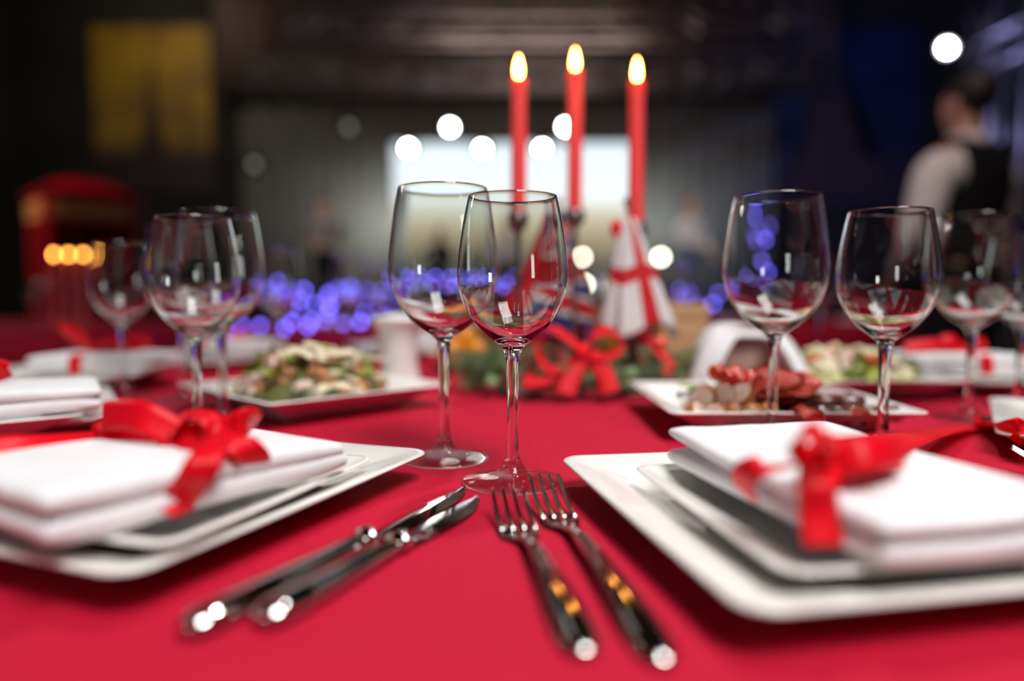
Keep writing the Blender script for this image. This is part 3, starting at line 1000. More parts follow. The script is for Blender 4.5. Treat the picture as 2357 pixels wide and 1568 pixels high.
M_stalk = mat('green_stalk', (0.10, 0.2, 0.03), 0.6)
for i, (x, y) in enumerate(toms):
    q = D(x, y, py0 - 0.03 + (0.018 if i == 4 else 0))
    t = thing('cherry_tomato', 'shiny red cherry tomato on the cold cuts, ' + tl[i], 'tomato', (q.x, q.y, max(q.z, ZP + 0.027)), R.uniform(0, 6), 'cherry tomatoes on the cold cuts')
    link('flesh', blob(3, 0.0105, 0.0105, 0.0098, 0.03, 1, i), M_tom, t)
    link('stalk', lathe([(0.0005, 0.0118), (0.0007, 0.0100), (0.0028, 0.0092), (0.0006, 0.0090)], 8), M_stalk, t)

# ------------------------------------------------------------------ white porcelain cup and napkin tent
q = P(920, 893, 0.0)
cup = thing('porcelain_cup', 'tall waisted white porcelain cup behind the mushroom salad', 'cup', (q.x, 1.03, CL))
cup.location.x = XZ(918, 1.03)
cup.scale = (1.28, 1.28, 1.0)
out = [(0.0255, 0.0), (0.0262, 0.003), (0.0245, 0.012), (0.0215, 0.03), (0.0205, 0.05), (0.0215, 0.072), (0.0255, 0.090), (0.0312, 0.100), (0.0322, 0.104), (0.0312, 0.1065)]
link('body', lathe([(0, 0.0)] + smooth_profile(out + [(0.0285, 0.104), (0.0225, 0.090), (0.019, 0.072), (0.018, 0.05), (0.0185, 0.02), (0.0150, 0.008)], 4) + [(0, 0.008)], 56), M_porc, cup)
link('inner_napkin', blob(3, 0.026, 0.024, 0.010, 0.25, 3, 2), M_linen, cup, (0, 0, 0.1015))

tn = thing('napkin_tent', 'white standing napkin tent, open towards the cold cuts', 'napkin', (XZ(1702, 1.0), 1.0, CL))
tn.scale = (1.15, 1.0, 1.0)


def arch(w_, h, depth0, depth1, flare, m, name, th=0.006):
    V, Fc = [], []
    n, md = 36, 10
    for side in (0, 1):
        for k in range(md + 1):
            t = k / md
            y = depth0 + (depth1 - depth0) * t
            sc_ = 1 + flare * (1 - t) - side * th / w_ * 2
            for i in range(n + 1):
                a = PI * i / n
                ex = 0.62
                x = math.copysign(abs(math.cos(a)) ** ex, math.cos(a)) * w_ * sc_ * (1 + 0.10 * (1 - math.sin(a)))
                z = (math.sin(a) ** 0.85) * (h - side * th) * (1 - 0.12 * (1 - t))
                V.append((x, y, max(0.0005, z)))
    N = n + 1
    S = N * (md + 1)
    for side in (0, 1):
        for k in range(md):
            for i in range(n):
                a = side * S + k * N + i
                f = (a, a + 1, a + N + 1, a + N)
                Fc.append(f if side == 0 else f[::-1])
    for i in range(n):
        Fc.append((i, S + i, S + i + 1, i + 1))
        b = md * N
        Fc.append((b + i, b + i + 1, S + b + i + 1, S + b + i))
    me = me_from(V, Fc)
    return link(name, me, m, tn)


arch(0.048, 0.098, -0.045, 0.045, 0.25, M_linen, 'folded_shell')
M_tent_shade = mat('brown_inner_shade', (0.42, 0.27, 0.22), 0.6, var=0.25, vscale=30)  # brown paints the shade inside the white napkin tent
link('inner_shade', blob(3, 0.043, 0.020, 0.047, 0.08, 2, 3), M_tent_shade, tn, (0, -0.012, 0.0480))
for s in (-1, 1):
    me = strip([(s * 0.030, -0.048, 0.086), (s * 0.043, -0.056, 0.066), (s * 0.056, -0.062, 0.036), (s * 0.066, -0.064, 0.004)], (0.55 * s, 0.8, 0.2), 0.034, thick=0.004)
    link('folded_wing', me, M_linen, tn)

# ------------------------------------------------------------------ centrepiece: garland, ribbon, candlesticks, candles, flags
gx, gy = XZ(1320, 1.02), 1.03
gar = thing('fir_garland', 'green fir garland with red ribbon lying round the candlesticks', 'garland', (gx, gy, CL))
M_fir = mat('fir_green', (0.12, 0.22, 0.075), 0.6, col2=(0.26, 0.36, 0.18), vscale=40)
M_twig = mat('fir_twig', (0.07, 0.04, 0.02), 0.8)
rg = random.Random(11)
NV, NF, TV, TF = [], [], [], []
for b in range(80):
    a = 2 * PI * b / 80 + rg.uniform(-0.1, 0.1)
    c = Vector((0.140 * math.cos(a), 0.088 * math.sin(a), 0.012 + rg.uniform(0, 0.040)))
    dr = Vector((math.cos(a) * 0.7 + rg.uniform(-0.8, 0.8), math.sin(a) * 0.7 + rg.uniform(-0.8, 0.8), rg.uniform(-0.05, 0.45))).normalized()
    L = rg.uniform(0.05, 0.085)
    s = dr.cross(Vector((0, 0, 1))).normalized()
    u = s.cross(dr)
    st = c - dr * L * 0.4
    k0 = len(TV)
    for e in range(2):
        cc = st + dr * L * e
        for q in range(4):
            an = q * PI / 2
            TV.append(cc + (s * math.cos(an) + u * math.sin(an)) * (0.0015 - 0.0008 * e))
    for q in range(4): TF.append((k0 + q, k0 + (q + 1) % 4, k0 + 4 + (q + 1) % 4, k0 + 4 + q))
    for i in range(90):
        t = i / 90
        an = i * 2.399
        rd = s * math.cos(an) + u * math.sin(an)
        p0 = st + dr * L * t
        p1 = p0 + (rd * 0.9 + dr * 0.75).normalized() * 0.016 * (1 - 0.35 * t)
        p1.z = max(p1.z, 0.001)
        wv_ = dr.cross(rd).normalized() * 0.0009
        k = len(NV)
        NV += [p0 - wv_, p0 + wv_, p1 + wv_ * 0.4, p1 - wv_ * 0.4, (p0 + p1) / 2 + rd.cross(wv_).normalized() * 0.0008]
        NF += [(k, k + 1, k + 4), (k + 1, k + 2, k + 4), (k + 2, k + 3, k + 4), (k + 3, k, k + 4)]
tag(link('fir_needles', me_from(NV, NF), M_fir, gar, smooth=False), kind='stuff')
tag(link('twigs', me_from(TV, TF), M_twig, gar, smooth=False), kind='stuff')
M_rib2 = mat('red_velvet_ribbon', (0.74, 0.006, 0.018), 0.6, spec=0.25, var=0.2, vscale=40)


def grib(nm, pts, sides, wd):
    if isinstance(sides, tuple): sides = [sides] * len(pts)
    return link(nm, strip(pts, sides, wd, thick=0.001), M_rib2, gar, world=True)


YB = 0.925
KB = D(1345, 812, YB)
link('ribbon_knot', (lambda m_: (m_.transform(Matrix.Translation(KB)), m_)[1])(blob(3, 0.012, 0.010, 0.012, 0.25, 2, 1)), M_rib2, gar, world=True)
grib('ribbon_loop', [KB, D(1310, 780, YB), D(1265, 758, YB + .01), D(1240, 800, YB), D(1262, 848, YB - .01), D(1300, 838, YB), KB], (0.2, 0.9, 0.25), 0.030)
grib('ribbon_loop', [KB, D(1370, 775, YB), D(1405, 762, YB + .02), D(1425, 790, YB + .02), D(1400, 818, YB), KB], (0.2, 0.9, 0.3), 0.028)
grib('ribbon_tail', [KB, D(1328, 838, YB - .01), D(1312, 872, YB - .02), D(1300, 908, YB - .03)], (1, 0.15, 0.2), 0.026)
grib('ribbon_tail', [KB, D(1376, 838, YB - .01), D(1395, 872, YB - .02), D(1405, 906, YB - .03)], (1, -0.2, 0.1), 0.024)
grib('ribbon_tail', [D(1230, 845, YB), D(1225, 868, YB - .01), D(1205, 884, YB - .02), D(1262, 874, YB - .02), D(1290, 848, YB - .01)], (0.2, 0.4, 0.9), 0.014)
grib('ribbon_loop', [D(1430, 770, YB + .05), D(1475, 765, YB + .06), D(1510, 800, YB + .05), D(1545, 848, YB + .03), D(1525, 858, YB + .02)], (0.5, 0.5, 0.7), 0.014)
for (x, y, k) in [(1245, 800, 0), (1518, 790, 1), (1180, 862, 2), (1452, 862, 3), (1130, 880, 4)]:
    q = D(x, y, YB + 0.02)
    link('bauble', (lambda m_: (m_.transform(Matrix.Translation(q)), m_)[1])(blob(3, 0.010, 0.010, 0.010, 0.02, 1, k)), [M_tom, M_tom, M_fir, M_fir, M_fir][k], gar, world=True)

CANDLE = None
stick_lab = ['slim dark candlestick beside the blue and red flag', 'slim candlestick in the middle of the three, between the flags', 'slim dark candlestick behind the red and white flag']
cand_lab = ['lit red taper candle behind the middle wine glass', 'tallest lit red taper candle, in the middle of the three', 'lit red taper candle above the red and white flag']
for i, (px, yt, yb, yy) in enumerate([(1194, 186, 508, 1.00), (1324, 167, 500, 1.06), (1466, 191, 532, 1.02)]):
    top, bot = D(px, yt, yy), D(px, yb, yy)
    h0 = bot.z - CL
    s = thing('candlestick', stick_lab[i], 'candlestick', (top.x, yy, CL), 0, 'three slim candlesticks')
    link('base', lathe([(0, 0)] + smooth_profile([(0.034, 0.0), (0.0345, 0.003), (0.030, 0.006), (0.014, 0.010), (0.007, 0.018)], 4) + [(0, 0.018)], 40), M_silver, s)
    st = [(0.0055, 0.018), (0.0048, 0.04), (0.0075, 0.052), (0.0048, 0.064), (0.0045, h0 * 0.6), (0.007, h0 * 0.68), (0.0045, h0 * 0.75), (0.0048, h0 - 0.02), (0.008, h0 - 0.012)]
    link('stem', lathe([(0, 0.017)] + smooth_profile(st, 4) + [(0, h0 - 0.012)], 32), M_silver, s)
    link('holder', lathe([(0, h0 - 0.012), (0.010, h0 - 0.012), (0.0155, h0 - 0.004), (0.0158, h0 + 0.010), (0.0135, h0 + 0.011), (0.0125, h0 + 0.002), (0, h0 + 0.0005)], 32), M_silver, s)
    hc = top.z - bot.z
    c = thing('taper_candle', cand_lab[i], 'candle', (top.x, yy, CL + h0 + 0.001), 0, 'three lit red taper candles')
    link('wax', lathe([(0, 0)] + smooth_profile([(0.0109, 0.0), (0.0110, 0.004), (0.0110, hc * 0.5), (0.0110, hc * 0.9), (0.0116, hc - 0.004), (0.0111, hc - 0.0005), (0.0098, hc), (0.006, hc - 0.0022)], 4) + [(0, hc - 0.003)], 40), M_wax, c)
    link('wick', tube([(0, 0, hc - 0.003), (0.0006, 0, hc + 0.004), (0.0014, 0, hc + 0.008)], 0.0008), M_wick, c)
    fl = [(0.0, hc + 0.001), (0.0030, hc + 0.003), (0.0050, hc + 0.008), (0.0052, hc + 0.013), (0.0042, hc + 0.021), (0.0022, hc + 0.029), (0.0, hc + 0.034)]
    link('flame', lathe(smooth_profile(fl, 4), 24), M_flame, c)

# flags hanging from small poles
def flag_mat(name, kind):
    m = bpy.data.materials.new(name)
    m.use_nodes = True
    nt = m.node_tree
    b = nt.nodes['Principled BSDF']
    b.inputs['Roughness'].default_value = 0.6
    uv = nt.nodes.new('ShaderNodeUVMap')
    sx = nt.nodes.new('ShaderNodeSeparateXYZ')
    nt.links.new(uv.outputs[0], sx.inputs[0])
    def math_(op, a, bb=None):
        n = nt.nodes.new('ShaderNodeMath'); n.operation = op
        for i, v in enumerate((a, bb)):
            if v is None: continue
            if isinstance(v, (int, float)): n.inputs[i].default_value = v
            else: nt.links.new(v, n.inputs[i])
        return n.outputs[0]
    def mixc(f, a, bcol):
        n = nt.nodes.new('ShaderNodeMix'); n.data_type = 'RGBA'
        nt.links.new(f, n.inputs['Factor'])
        if isinstance(a, tuple): n.inputs['A'].default_value = (*a, 1)
        else: nt.links.new(a, n.inputs['A'])
        n.inputs['B'].default_value = (*bcol, 1)
        return n.outputs['Result']
    u, v = sx.outputs['X'], sx.outputs['Y']
    du = math_('ABSOLUTE', math_('SUBTRACT', u, 0.5))
    dv_ = math_('ABSOLUTE', math_('SUBTRACT', v, 0.5))
    red = (0.68, 0.012, 0.022); white = (0.84, 0.82, 0.82); blue = (0.02, 0.03, 0.20)
    cross = lambda w1, w2: math_('MAXIMUM', math_('LESS_THAN', du, w1), math_('LESS_THAN', dv_, w2))
    if kind == 'cross':
        out = mixc(cross(0.056, 0.065), white, red)
    else:
        d1 = math_('ABSOLUTE', math_('SUBTRACT', u, v))
        d2 = math_('ABSOLUTE', math_('SUBTRACT', math_('ADD', u, v), 1.0))
        dg = math_('MINIMUM', d1, d2)
        c = mixc(math_('LESS_THAN', dg, 0.11), blue, white)
        c = mixc(math_('LESS_THAN', dg, 0.07), c, red)
        c = mixc(cross(0.13, 0.15), c, white)
        out = mixc(cross(0.10, 0.115), c, red)
    nt.links.new(out, b.inputs['Base Color'])
    return thin(m, 0.35)


def drooped_flag(name, label, cat, base, apex_h, hem_h, spread, m, pole_tip, lean, seed, a0, a1, top_r=0.006, uvr=(0, 1), bias=0.0):
    t = thing(name, label, cat, (base.x, base.y, CL), 0, 'small hanging table flags')
    link('pole', tube([(0, 0, 0.0), (lean * 0.5, 0, pole_tip * 0.5), (lean, 0, pole_tip)], 0.0022), M_wood, t)
    link('finial', blob(2, 0.0055, 0.0055, 0.0075, 0.02, 1, 1), M_silver, t, (lean, 0, pole_tip + 0.005))
    link('stand', lathe([(0, 0), (0.03, 0), (0.03, 0.006), (0.012, 0.012), (0.004, 0.016), (0, 0.016)], 32), M_wood, t)
    nu, nvv = 40, 24
    V, Fc, UV = [], [], []
    for j in range(nvv + 1):
        q = j / nvv
        for i in range(nu + 1):
            u = i / nu
            a = a0 + (a1 - a0) * u
            fold = 1 + 0.16 * q * math.sin(u * 15 + seed) + 0.07 * math.sin(u * 31 + seed * 2)
            r = (top_r + (spread - top_r) * q ** 0.9) * fold
            z = apex_h + (hem_h - apex_h) * q + 0.010 * math.sin(u * 9 + seed) * q
            V.append((lean * (z / pole_tip) + r * math.cos(a) + bias * q, r * math.sin(a) * 0.55, z))
            UV.append((uvr[0] + (uvr[1] - uvr[0]) * u, q))
    for j in range(nvv):
        for i in range(nu):
            k = j * (nu + 1) + i
            Fc.append((k, k + 1, k + nu + 2, k + nu + 1))
    me = me_from(V, Fc)
    uvl = me.uv_layers.new(name='UVMap')
    for lp in me.loops: uvl.data[lp.index].uv = UV[lp.vertex_index]
    me.materials.append(m)
    o = link('flag_cloth', me, m, t)
    md = o.modifiers.new('thickness', 'SOLIDIFY'); md.thickness = 0.0008
    return t


jx = Vector((XZ(1278, 1.15), 1.15, 0))
drooped_flag('table_flag', 'drooping blue and red flag with white edged crosses, between two candles', 'flag', jx, 0.275, 0.085, 0.070, flag_mat('union_flag', 'jack'), 0.285, 0.004, 0.6, PI * 0.95, PI * 2.1, uvr=(0.42, 1.0), bias=-0.012)
ex = Vector((XZ(1452, 0.985), 0.985, 0))
drooped_flag('table_flag', 'white flag with a red cross drooping below the third candle', 'flag', ex, 0.245, 0.090, 0.052, flag_mat('cross_flag', 'cross'), 0.262, -0.006, 2.1, PI * 1.0, PI * 2.02, top_r=0.008, uvr=(0.1, 0.78), bias=0.014)
# small red rosette at the flag's tip
q = D(1419, 527, 0.985)
o = thing('rosette', 'small red rosette tied at the tip of the red and white flag', 'rosette', q)
link('rosette_petals', blob(3, 0.0085, 0.006, 0.013, 0.35, 2.5, 3), M_satin, o)
link('rosette_tie', tube([(0.002, 0, -0.004), (0.010, 0.001, -0.010), (XZ(1452, 0.985) - 0.006 - q.x, 0, -0.016)], 0.0016), M_satin, o)

# juice carafe, kraft parcel, fruit bowl
jc = thing('juice_carafe', 'slim carafe of orange juice behind the red and white flag', 'carafe', (XZ(1392, 1.17), 1.17, CL))
link('glass_body', lathe(smooth_profile([(0.0001, 0.0), (0.026, 0.0), (0.028, 0.004), (0.028, 0.09), (0.022, 0.118), (0.012, 0.14), (0.012, 0.165), (0.014, 0.17), (0.0125, 0.1702), (0.0108, 0.165), (0.0108, 0.141), (0.0205, 0.117), (0.0266, 0.09), (0.0266, 0.005), (0.0001, 0.0035)], 4), 48), M_glass, jc)
link('juice', lathe([(0, 0.0042), (0.0258, 0.0058), (0.0260, 0.09), (0.0200, 0.114), (0.0185, 0.118), (0, 0.118)], 40), mat('orange_juice', (0.72, 0.27, 0.015), 0.3, sss=0.2), jc)
kp = thing('paper_parcel', 'tan paper parcel standing behind the garland, near the napkin tent', 'parcel', (XZ(1576, 1.16), 1.20, CL), 0.2)
link('wrapping', box(0, 0, 0.062, 0.085, 0.055, 0.124, 0.006), mat('kraft_paper', (0.60, 0.36, 0.18), 0.7, var=0.15, vscale=20, bump=0.3, bscale=60), kp)
link('folded_flap', box(0, -0.0285, 0.112, 0.083, 0.002, 0.022, 0.0008), mat('kraft_paper_flap', (0.54, 0.32, 0.16), 0.7), kp)
fb = thing('fruit_bowl', 'low cream bowl holding tangerines behind the garland', 'bowl', (XZ(1066, 1.30), 1.30, CL))
link('bowl_body', lathe([(0, 0.0)] + smooth_profile([(0.03, 0.0), (0.034, 0.003), (0.055, 0.018), (0.066, 0.034), (0.0665, 0.036), (0.064, 0.035), (0.052, 0.020), (0.03, 0.007)], 4) + [(0, 0.006)], 48), mat('cream_ceramic', (0.72, 0.60, 0.45), 0.3), fb)
M_orange = mat('tangerine_peel', (0.80, 0.30, 0.02), 0.4, var=0.1, vscale=60, bump=0.4, bscale=300)
for i, (x, y, z, lb) in enumerate([(-0.022, -0.014, 0.038, 'nearest in the cream bowl'), (0.026, 0.004, 0.038, 'beside the garland end of the cream bowl'), (0.0, 0.022, 0.062, 'on top in the cream bowl')]):
    t = thing('tangerine', 'orange tangerine ' + lb, 'fruit', (fb.location.x + x, 1.30 + y, CL + z), i, 'tangerines in the cream bowl')
    link('peel', blob(3, 0.025, 0.025, 0.022, 0.04, 1.5, i), M_orange, t)
    link('stalk', blob(1, 0.002, 0.002, 0.0015, 0.1, 1, i), M_stalk, t, (0, 0, 0.0215))

# ------------------------------------------------------------------ other tables behind
TABS = [(-2.45, 3.30, 'before the red booth', 1.2), (-0.50, 3.90, 'under the blue lights', 2.4), (1.50, 4.38, 'near the waiter', 0.4)]
for cx, cyy, lb, sd in TABS:
    table(cx, cyy, 0.9, 'round guest table ' + lb, 'red tablecloth of the guest table ' + lb, 'red tablecloths', sd)
FS = None


def far_glass(x, y, label, src=None):
    g = copy_tree(src or BG)
    g.location = (x, y, CL)
    tag(g, label, 'glass', 'wine glasses on the guest tables')


dirs = ['nearest the laid table', 'on the side of the red booth', 'on the far side', 'towards the stage']
for (cx, cyy, lb, sd) in TABS:
    for k in range(3):
        a = -PI / 2 + (k - 1) * 1.0
        far_glass(cx + 0.5 * math.cos(a), cyy + 0.5 * math.sin(a), 'blurred wine glass on the guest table ' + lb + [', nearest the red booth side', ', in the middle', ', nearest the waiter side'][k], BG if k % 2 else SM)
    for k in range(2):
        a = -PI / 2 + (k - 0.5) * 1.1
        x, y = cx + 0.66 * math.cos(a), cyy + 0.66 * math.sin(a)
        t, h = napkin(x, y, CL + 0.0005, a + PI, 'blurred white napkin on the guest table ' + lb + [', on the red booth side', ', on the waiter side'][k], 0.17, 0.11, [(0.012, 0, 0, 0, None), (0.010, -0.004, -0.004, 0, None)])
        t['group'] = 'white napkins on the guest tables'
        d = Vector((math.cos(a), math.sin(a), 0)); n = Vector((-d.y, d.x, 0)); c = Vector((x, y, CL + h + 0.004))
        rib('bow_loop', [c, c + d * 0.02 + Vector((0, 0, .014)), c + d * 0.042 + Vector((0, 0, .006)), c + d * 0.02, c], (n.x, n.y, 0.5), 0.016, t)
        rib('bow_loop', [c, c - d * 0.02 + Vector((0, 0, .014)), c - d * 0.042 + Vector((0, 0, .006)), c - d * 0.02, c], (n.x, n.y, 0.5), 0.016, t)
    if cx > -2: continue
    b = thing('bread_basket', 'brown bread basket on the guest table ' + lb, 'basket', (cx - 0.18, cyy - 0.32, CL))
    link('basket_body', lathe([(0, 0), (0.09, 0), (0.115, 0.05), (0.117, 0.055), (0.110, 0.053), (0.086, 0.006), (0, 0.006)], 40), mat('wicker', (0.30, 0.16, 0.08), 0.7, var=0.4, vscale=60), b)
    for k in range(5):
        piece('bread_roll', V_crout[k % 4], mat('bread_crust', (0.45, 0.22, 0.08), 0.6, var=0.3), b, 0.05 * math.cos(k * 1.26), 0.05 * math.sin(k * 1.26), 0.042, R, 0.3, 3.6)

for i, px in enumerate((124, 157, 191)):
    q = D(px, 586, 3.05 + 0.05 * i)
    t = thing('table_candle', ['burning candle on the guest table by the red booth, first of three', 'middle burning candle of three by the red booth', 'burning candle by the red booth, last of three'][i], 'candle', (q.x, q.y, CL), 0, 'three candles before the red booth')
    h = q.z - CL
    link('wax', lathe([(0, 0), (0.02, 0), (0.021, 0.01), (0.011, 0.016), (0.011, h - 0.022), (0.009, h - 0.020), (0, h - 0.0205)], 24), M_wax, t)
    link('wick', tube([(0, 0, h - 0.021), (0, 0, h - 0.012)], 0.001), M_wick, t)
    link('flame', lathe(smooth_profile([(0.0, h - 0.012), (0.0055, h - 0.007), (0.0068, h), (0.0045, h + 0.007), (0.0, h + 0.013)], 4), 20), M_flame_far, t)

# blue light strings heaped on the guest tables
LEDM = blob(1, 0.0125, 0.0125, 0.0125, 0.0, 1, 0)
LEDM2 = LEDM.copy()
for me_, m_ in ((LEDM, M_led), (LEDM2, M_led2)):
    me_.materials.append(m_)


def light_string(label, pts, y0, rng, edge=None):
    ws = []
    for px, py in pts:
        y = y0 + rng.uniform(-0.07, 0.07)
        if edge:                                    # follows the rim of a round table
            for _ in range(4):
                y = edge[1] - math.sqrt(max(0.0, edge[2] ** 2 - (D(px, py, y).x - edge[0]) ** 2))
        ws.append(D(px, py, y))
    t = thing('light_string', label, 'string lights', ws[0], 0, 'strings of blue lights')
    link('cable', tube(cat_rom(ws, 3), 0.004, 6), M_cable, t, world=True)
    for w_ in ws:
        o = bpy.data.objects.new('bulb', LEDM if rng.random() < 0.6 else LEDM2)
        COL.objects.link(o)
        o.parent = t
        o.location = w_ - ws[0]
    for w_ in ws[::2]:
        if not edge and w_.z > CL + 0.05 and any((w_.x - c_[0]) ** 2 + (w_.y - c_[1]) ** 2 < 0.85 ** 2 for c_ in TABS):
            link('support_rod', tube([(w_.x, w_.y, CL + 0.001), (w_.x, w_.y, w_.z)], 0.0025, 6), M_cable, t, world=True)


rl = random.Random(5)
light_string('string of blue lights drooping low over the table edge behind the salad', [(520, 762), (556, 748), (600, 750), (655, 756), (672, 742), (710, 752), (718, 740), (748, 738), (756, 722), (760, 706), (790, 745), (830, 742)], 3.0, rl, (-0.5, 3.9, 0.955))
light_string('string of blue lights heaped behind the salad, upper loop', [(612, 690), (630, 668), (660, 672), (690, 690), (700, 668), (650, 690), (668, 706), (640, 650), (612, 668), (690, 712), (725, 700), (750, 690), (758, 676), (770, 664)], 3.5, rl)
light_string('string of blue lights behind the white porcelain cup', [(790, 668), (805, 660), (815, 674), (840, 668), (828, 690), (790, 690), (862, 690), (880, 672), (868, 708), (840, 720), (810, 706), (898, 700), (902, 680), (885, 728)], 3.6, rl)
light_string('string of blue lights seen through the larger middle wine glass', [(915, 640), (935, 650), (955, 634), (975, 652), (1000, 640), (1020, 655), (1040, 642), (955, 668), (990, 672), (1030, 676), (1060, 640), (1075, 660), (1050, 672), (930, 672), (1085, 640)], 3.6, rl)
light_string('string of blue lights seen through the smaller middle wine glass', [(1095, 655), (1120, 640), (1140, 662), (1165, 655), (1180, 640), (1195, 664), (1110, 676), (1155, 676), (1185, 680), (1215, 655), (1205, 634)], 3.6, rl)
light_string('string of blue lights between the parcel and the larger glass', [(1562, 668), (1578, 688), (1598, 676), (1604, 702), (1620, 726), (1615, 724), (1582, 706), (1560, 690), (1640, 700), (1655, 676)], 3.8, rl)
light_string('string of blue lights climbing a stand, seen through the larger glass', [(1724, 500), (1722, 540), (1728, 552), (1750, 540), (1758, 552), (1768, 522), (1746, 600), (1752, 604), (1766, 628), (1720, 655), (1700, 640), (1755, 668)], 3.9, rl)
ls = thing('light_stand', 'thin dark stand carrying blue lights behind the larger glass', 'stand', (D(1740, 600, 3.95).x, 3.97, CL))
link('stand_pole', tube([(0, 0, 0), (0, 0, 0.62)], 0.008), M_black, ls)
link('stand_base', lathe([(0, 0), (0.07, 0), (0.07, 0.008), (0.012, 0.016), (0, 0.016)], 28), M_black, ls)
for z, s in ((0.25, 0.09), (0.42, 0.07), (0.58, 0.05)):
    link('stand_arm', tube([(-s, 0, z), (s, 0, z)], 0.004), M_black, ls)

# ------------------------------------------------------------------ red telephone booth
bx0, by0 = (D(62, 600, 6.1).x + D(268, 600, 6.1).x) / 2, 6.3
tb = thing('phone_booth', 'red telephone booth with a domed roof and an amber sign panel', 'phone booth', (bx0, by0, 0), 0.76)
BW, BH = 0.72, 1.74
link('plinth', box(0, 0, 0.05, BW + 0.04, BW + 0.04, 0.1, 0.01), M_boothin, tb, smooth=False)
for sx_ in (-1, 1):
    for sy_ in (-1, 1):
        link('corner_post', box(sx_ * (BW / 2 - 0.04), sy_ * (BW / 2 - 0.04), 0.1 + (BH - 0.36) / 2, 0.08, 0.08, BH - 0.36, 0.008), M_booth, tb, smooth=False)
link('sign_box', box(0, 0, BH - 0.13, BW, BW, 0.26, 0.012), M_booth, tb, smooth=False)
for a in range(4):
    r_ = Matrix.Rotation(a * PI / 2, 4, 'Z')
    me = box(0, -BW / 2 - 0.008, BH - 0.13, BW * 0.82, 0.02, 0.155, 0.005); me.transform(r_)
    link('sign_panel', me, M_boothsign, tb, smooth=False)
    me = box(0, -BW / 2 + 0.045, 0.1 + (BH - 0.36) / 2, BW - 0.16, 0.012, BH - 0.36); me.transform(r_)
    g = link('door_panel', me, M_boothin, tb, smooth=False)
    for k in range(8):
        me = box(0, -BW / 2 + 0.03, 0.14 + k * 0.185, BW - 0.16, 0.03, 0.022); me.transform(r_)
        link('glazing_bar', me, M_booth, g, smooth=False)
    for k in (-1, 1):
        me = box(k * 0.15, -BW / 2 + 0.03, 0.1 + (BH - 0.36) / 2, 0.022, 0.03, BH - 0.36); me.transform(r_)
        link('glazing_bar', me, M_booth, g, smooth=False)
bm = bmesh.new()
nn = 14
gv = {}
for i in range(nn + 1):
    for j in range(nn + 1):
        u, v = -1 + 2 * i / nn, -1 + 2 * j / nn
        gv[i, j] = bm.verts.new((u * BW / 2 * 1.04, v * BW / 2 * 1.04, BH + 0.02 + 0.15 * (1 - abs(u) ** 2.2) ** 0.8 * (1 - abs(v) ** 2.2) ** 0.8))
for i in range(nn):
    for j in range(nn): bm.faces.new((gv[i, j], gv[i + 1, j], gv[i + 1, j + 1], gv[i, j + 1]))
link('domed_roof', bm_me(bm), M_booth, tb)
link('cornice', box(0, 0, BH + 0.012, BW + 0.06, BW + 0.06, 0.03, 0.008), M_booth, tb, smooth=False)

# ------------------------------------------------------------------ posters on the back wall
def poster_mat(name, sky1, sky2, low, shape):
    m = bpy.data.materials.new(name)
    m.use_nodes = True
    nt = m.node_tree
    b = nt.nodes['Principled BSDF']; b.inputs['Roughness'].default_value = 0.6
    tc = nt.nodes.new('ShaderNodeTexCoord')
    sp = nt.nodes.new('ShaderNodeSeparateXYZ')
    nt.links.new(tc.outputs['Generated'], sp.inputs[0])
    nz = nt.nodes.new('ShaderNodeTexNoise'); nz.inputs['Scale'].default_value = 3.2; nz.inputs['Detail'].default_value = 3
    nt.links.new(tc.outputs['Generated'], nz.inputs['Vector'])
    r = nt.nodes.new('ShaderNodeValToRGB')
    r.color_ramp.elements[0].position, r.color_ramp.elements[1].position = 0.35, 0.65
    r.color_ramp.elements[0].color, r.color_ramp.elements[1].color = (*sky2, 1), (*sky1, 1)
    nt.links.new(nz.outputs['Fac'], r.inputs['Fac'])
    g = nt.nodes.new('ShaderNodeMapRange'); g.inputs['From Min'].default_value = 0.2; g.inputs['From Max'].default_value = 0.34
    nt.links.new(sp.outputs['Z'], g.inputs['Value'])
    mx = nt.nodes.new('ShaderNodeMix'); mx.data_type = 'RGBA'
    nt.links.new(g.outputs[0], mx.inputs['Factor'])
    mx.inputs['A'].default_value = (*low, 1)
    nt.links.new(r.outputs['Color'], mx.inputs['B'])
    nt.links.new(mx.outputs['Result'], b.inputs['Base Color'])
    return m


def poster(name, label, x0, x1, z0, z1, m, mshape, outline):
    t = thing(name, label, 'poster', ((x0 + x1) / 2, 11.46, z0))
    W, H = x1 - x0, z1 - z0
    link('sheet', box(0, 0, H / 2, W, 0.02, H), m, t, smooth=False)
    # the printed silhouette, a thin appliqué on the sheet
    V = [(u * W, -0.012, v * H) for u, v in outline] + [(u * W, -0.0145, v * H) for u, v in outline]
    n = len(outline)
    Fc = [tuple(range(n, 2 * n)), tuple(range(n - 1, -1, -1))] + [(i, (i + 1) % n, n + (i + 1) % n, n + i) for i in range(n)]
    bm = bmesh.new(); vs = [bm.verts.new(v) for v in V]
    for f in Fc: bm.faces.new([vs[i] for i in f])
    bmesh.ops.triangulate(bm, faces=bm.faces)
    link('printed_silhouette', bm_me(bm), mshape, t, smooth=False)
    link('top_rail', box(0, 0, H + 0.02, W + 0.05, 0.04, 0.04, 0.008), M_black, t, smooth=False)
    link('bottom_rail', box(0, 0, -0.02, W + 0.05, 0.04, 0.04, 0.008), M_black, t, smooth=False)
    return t


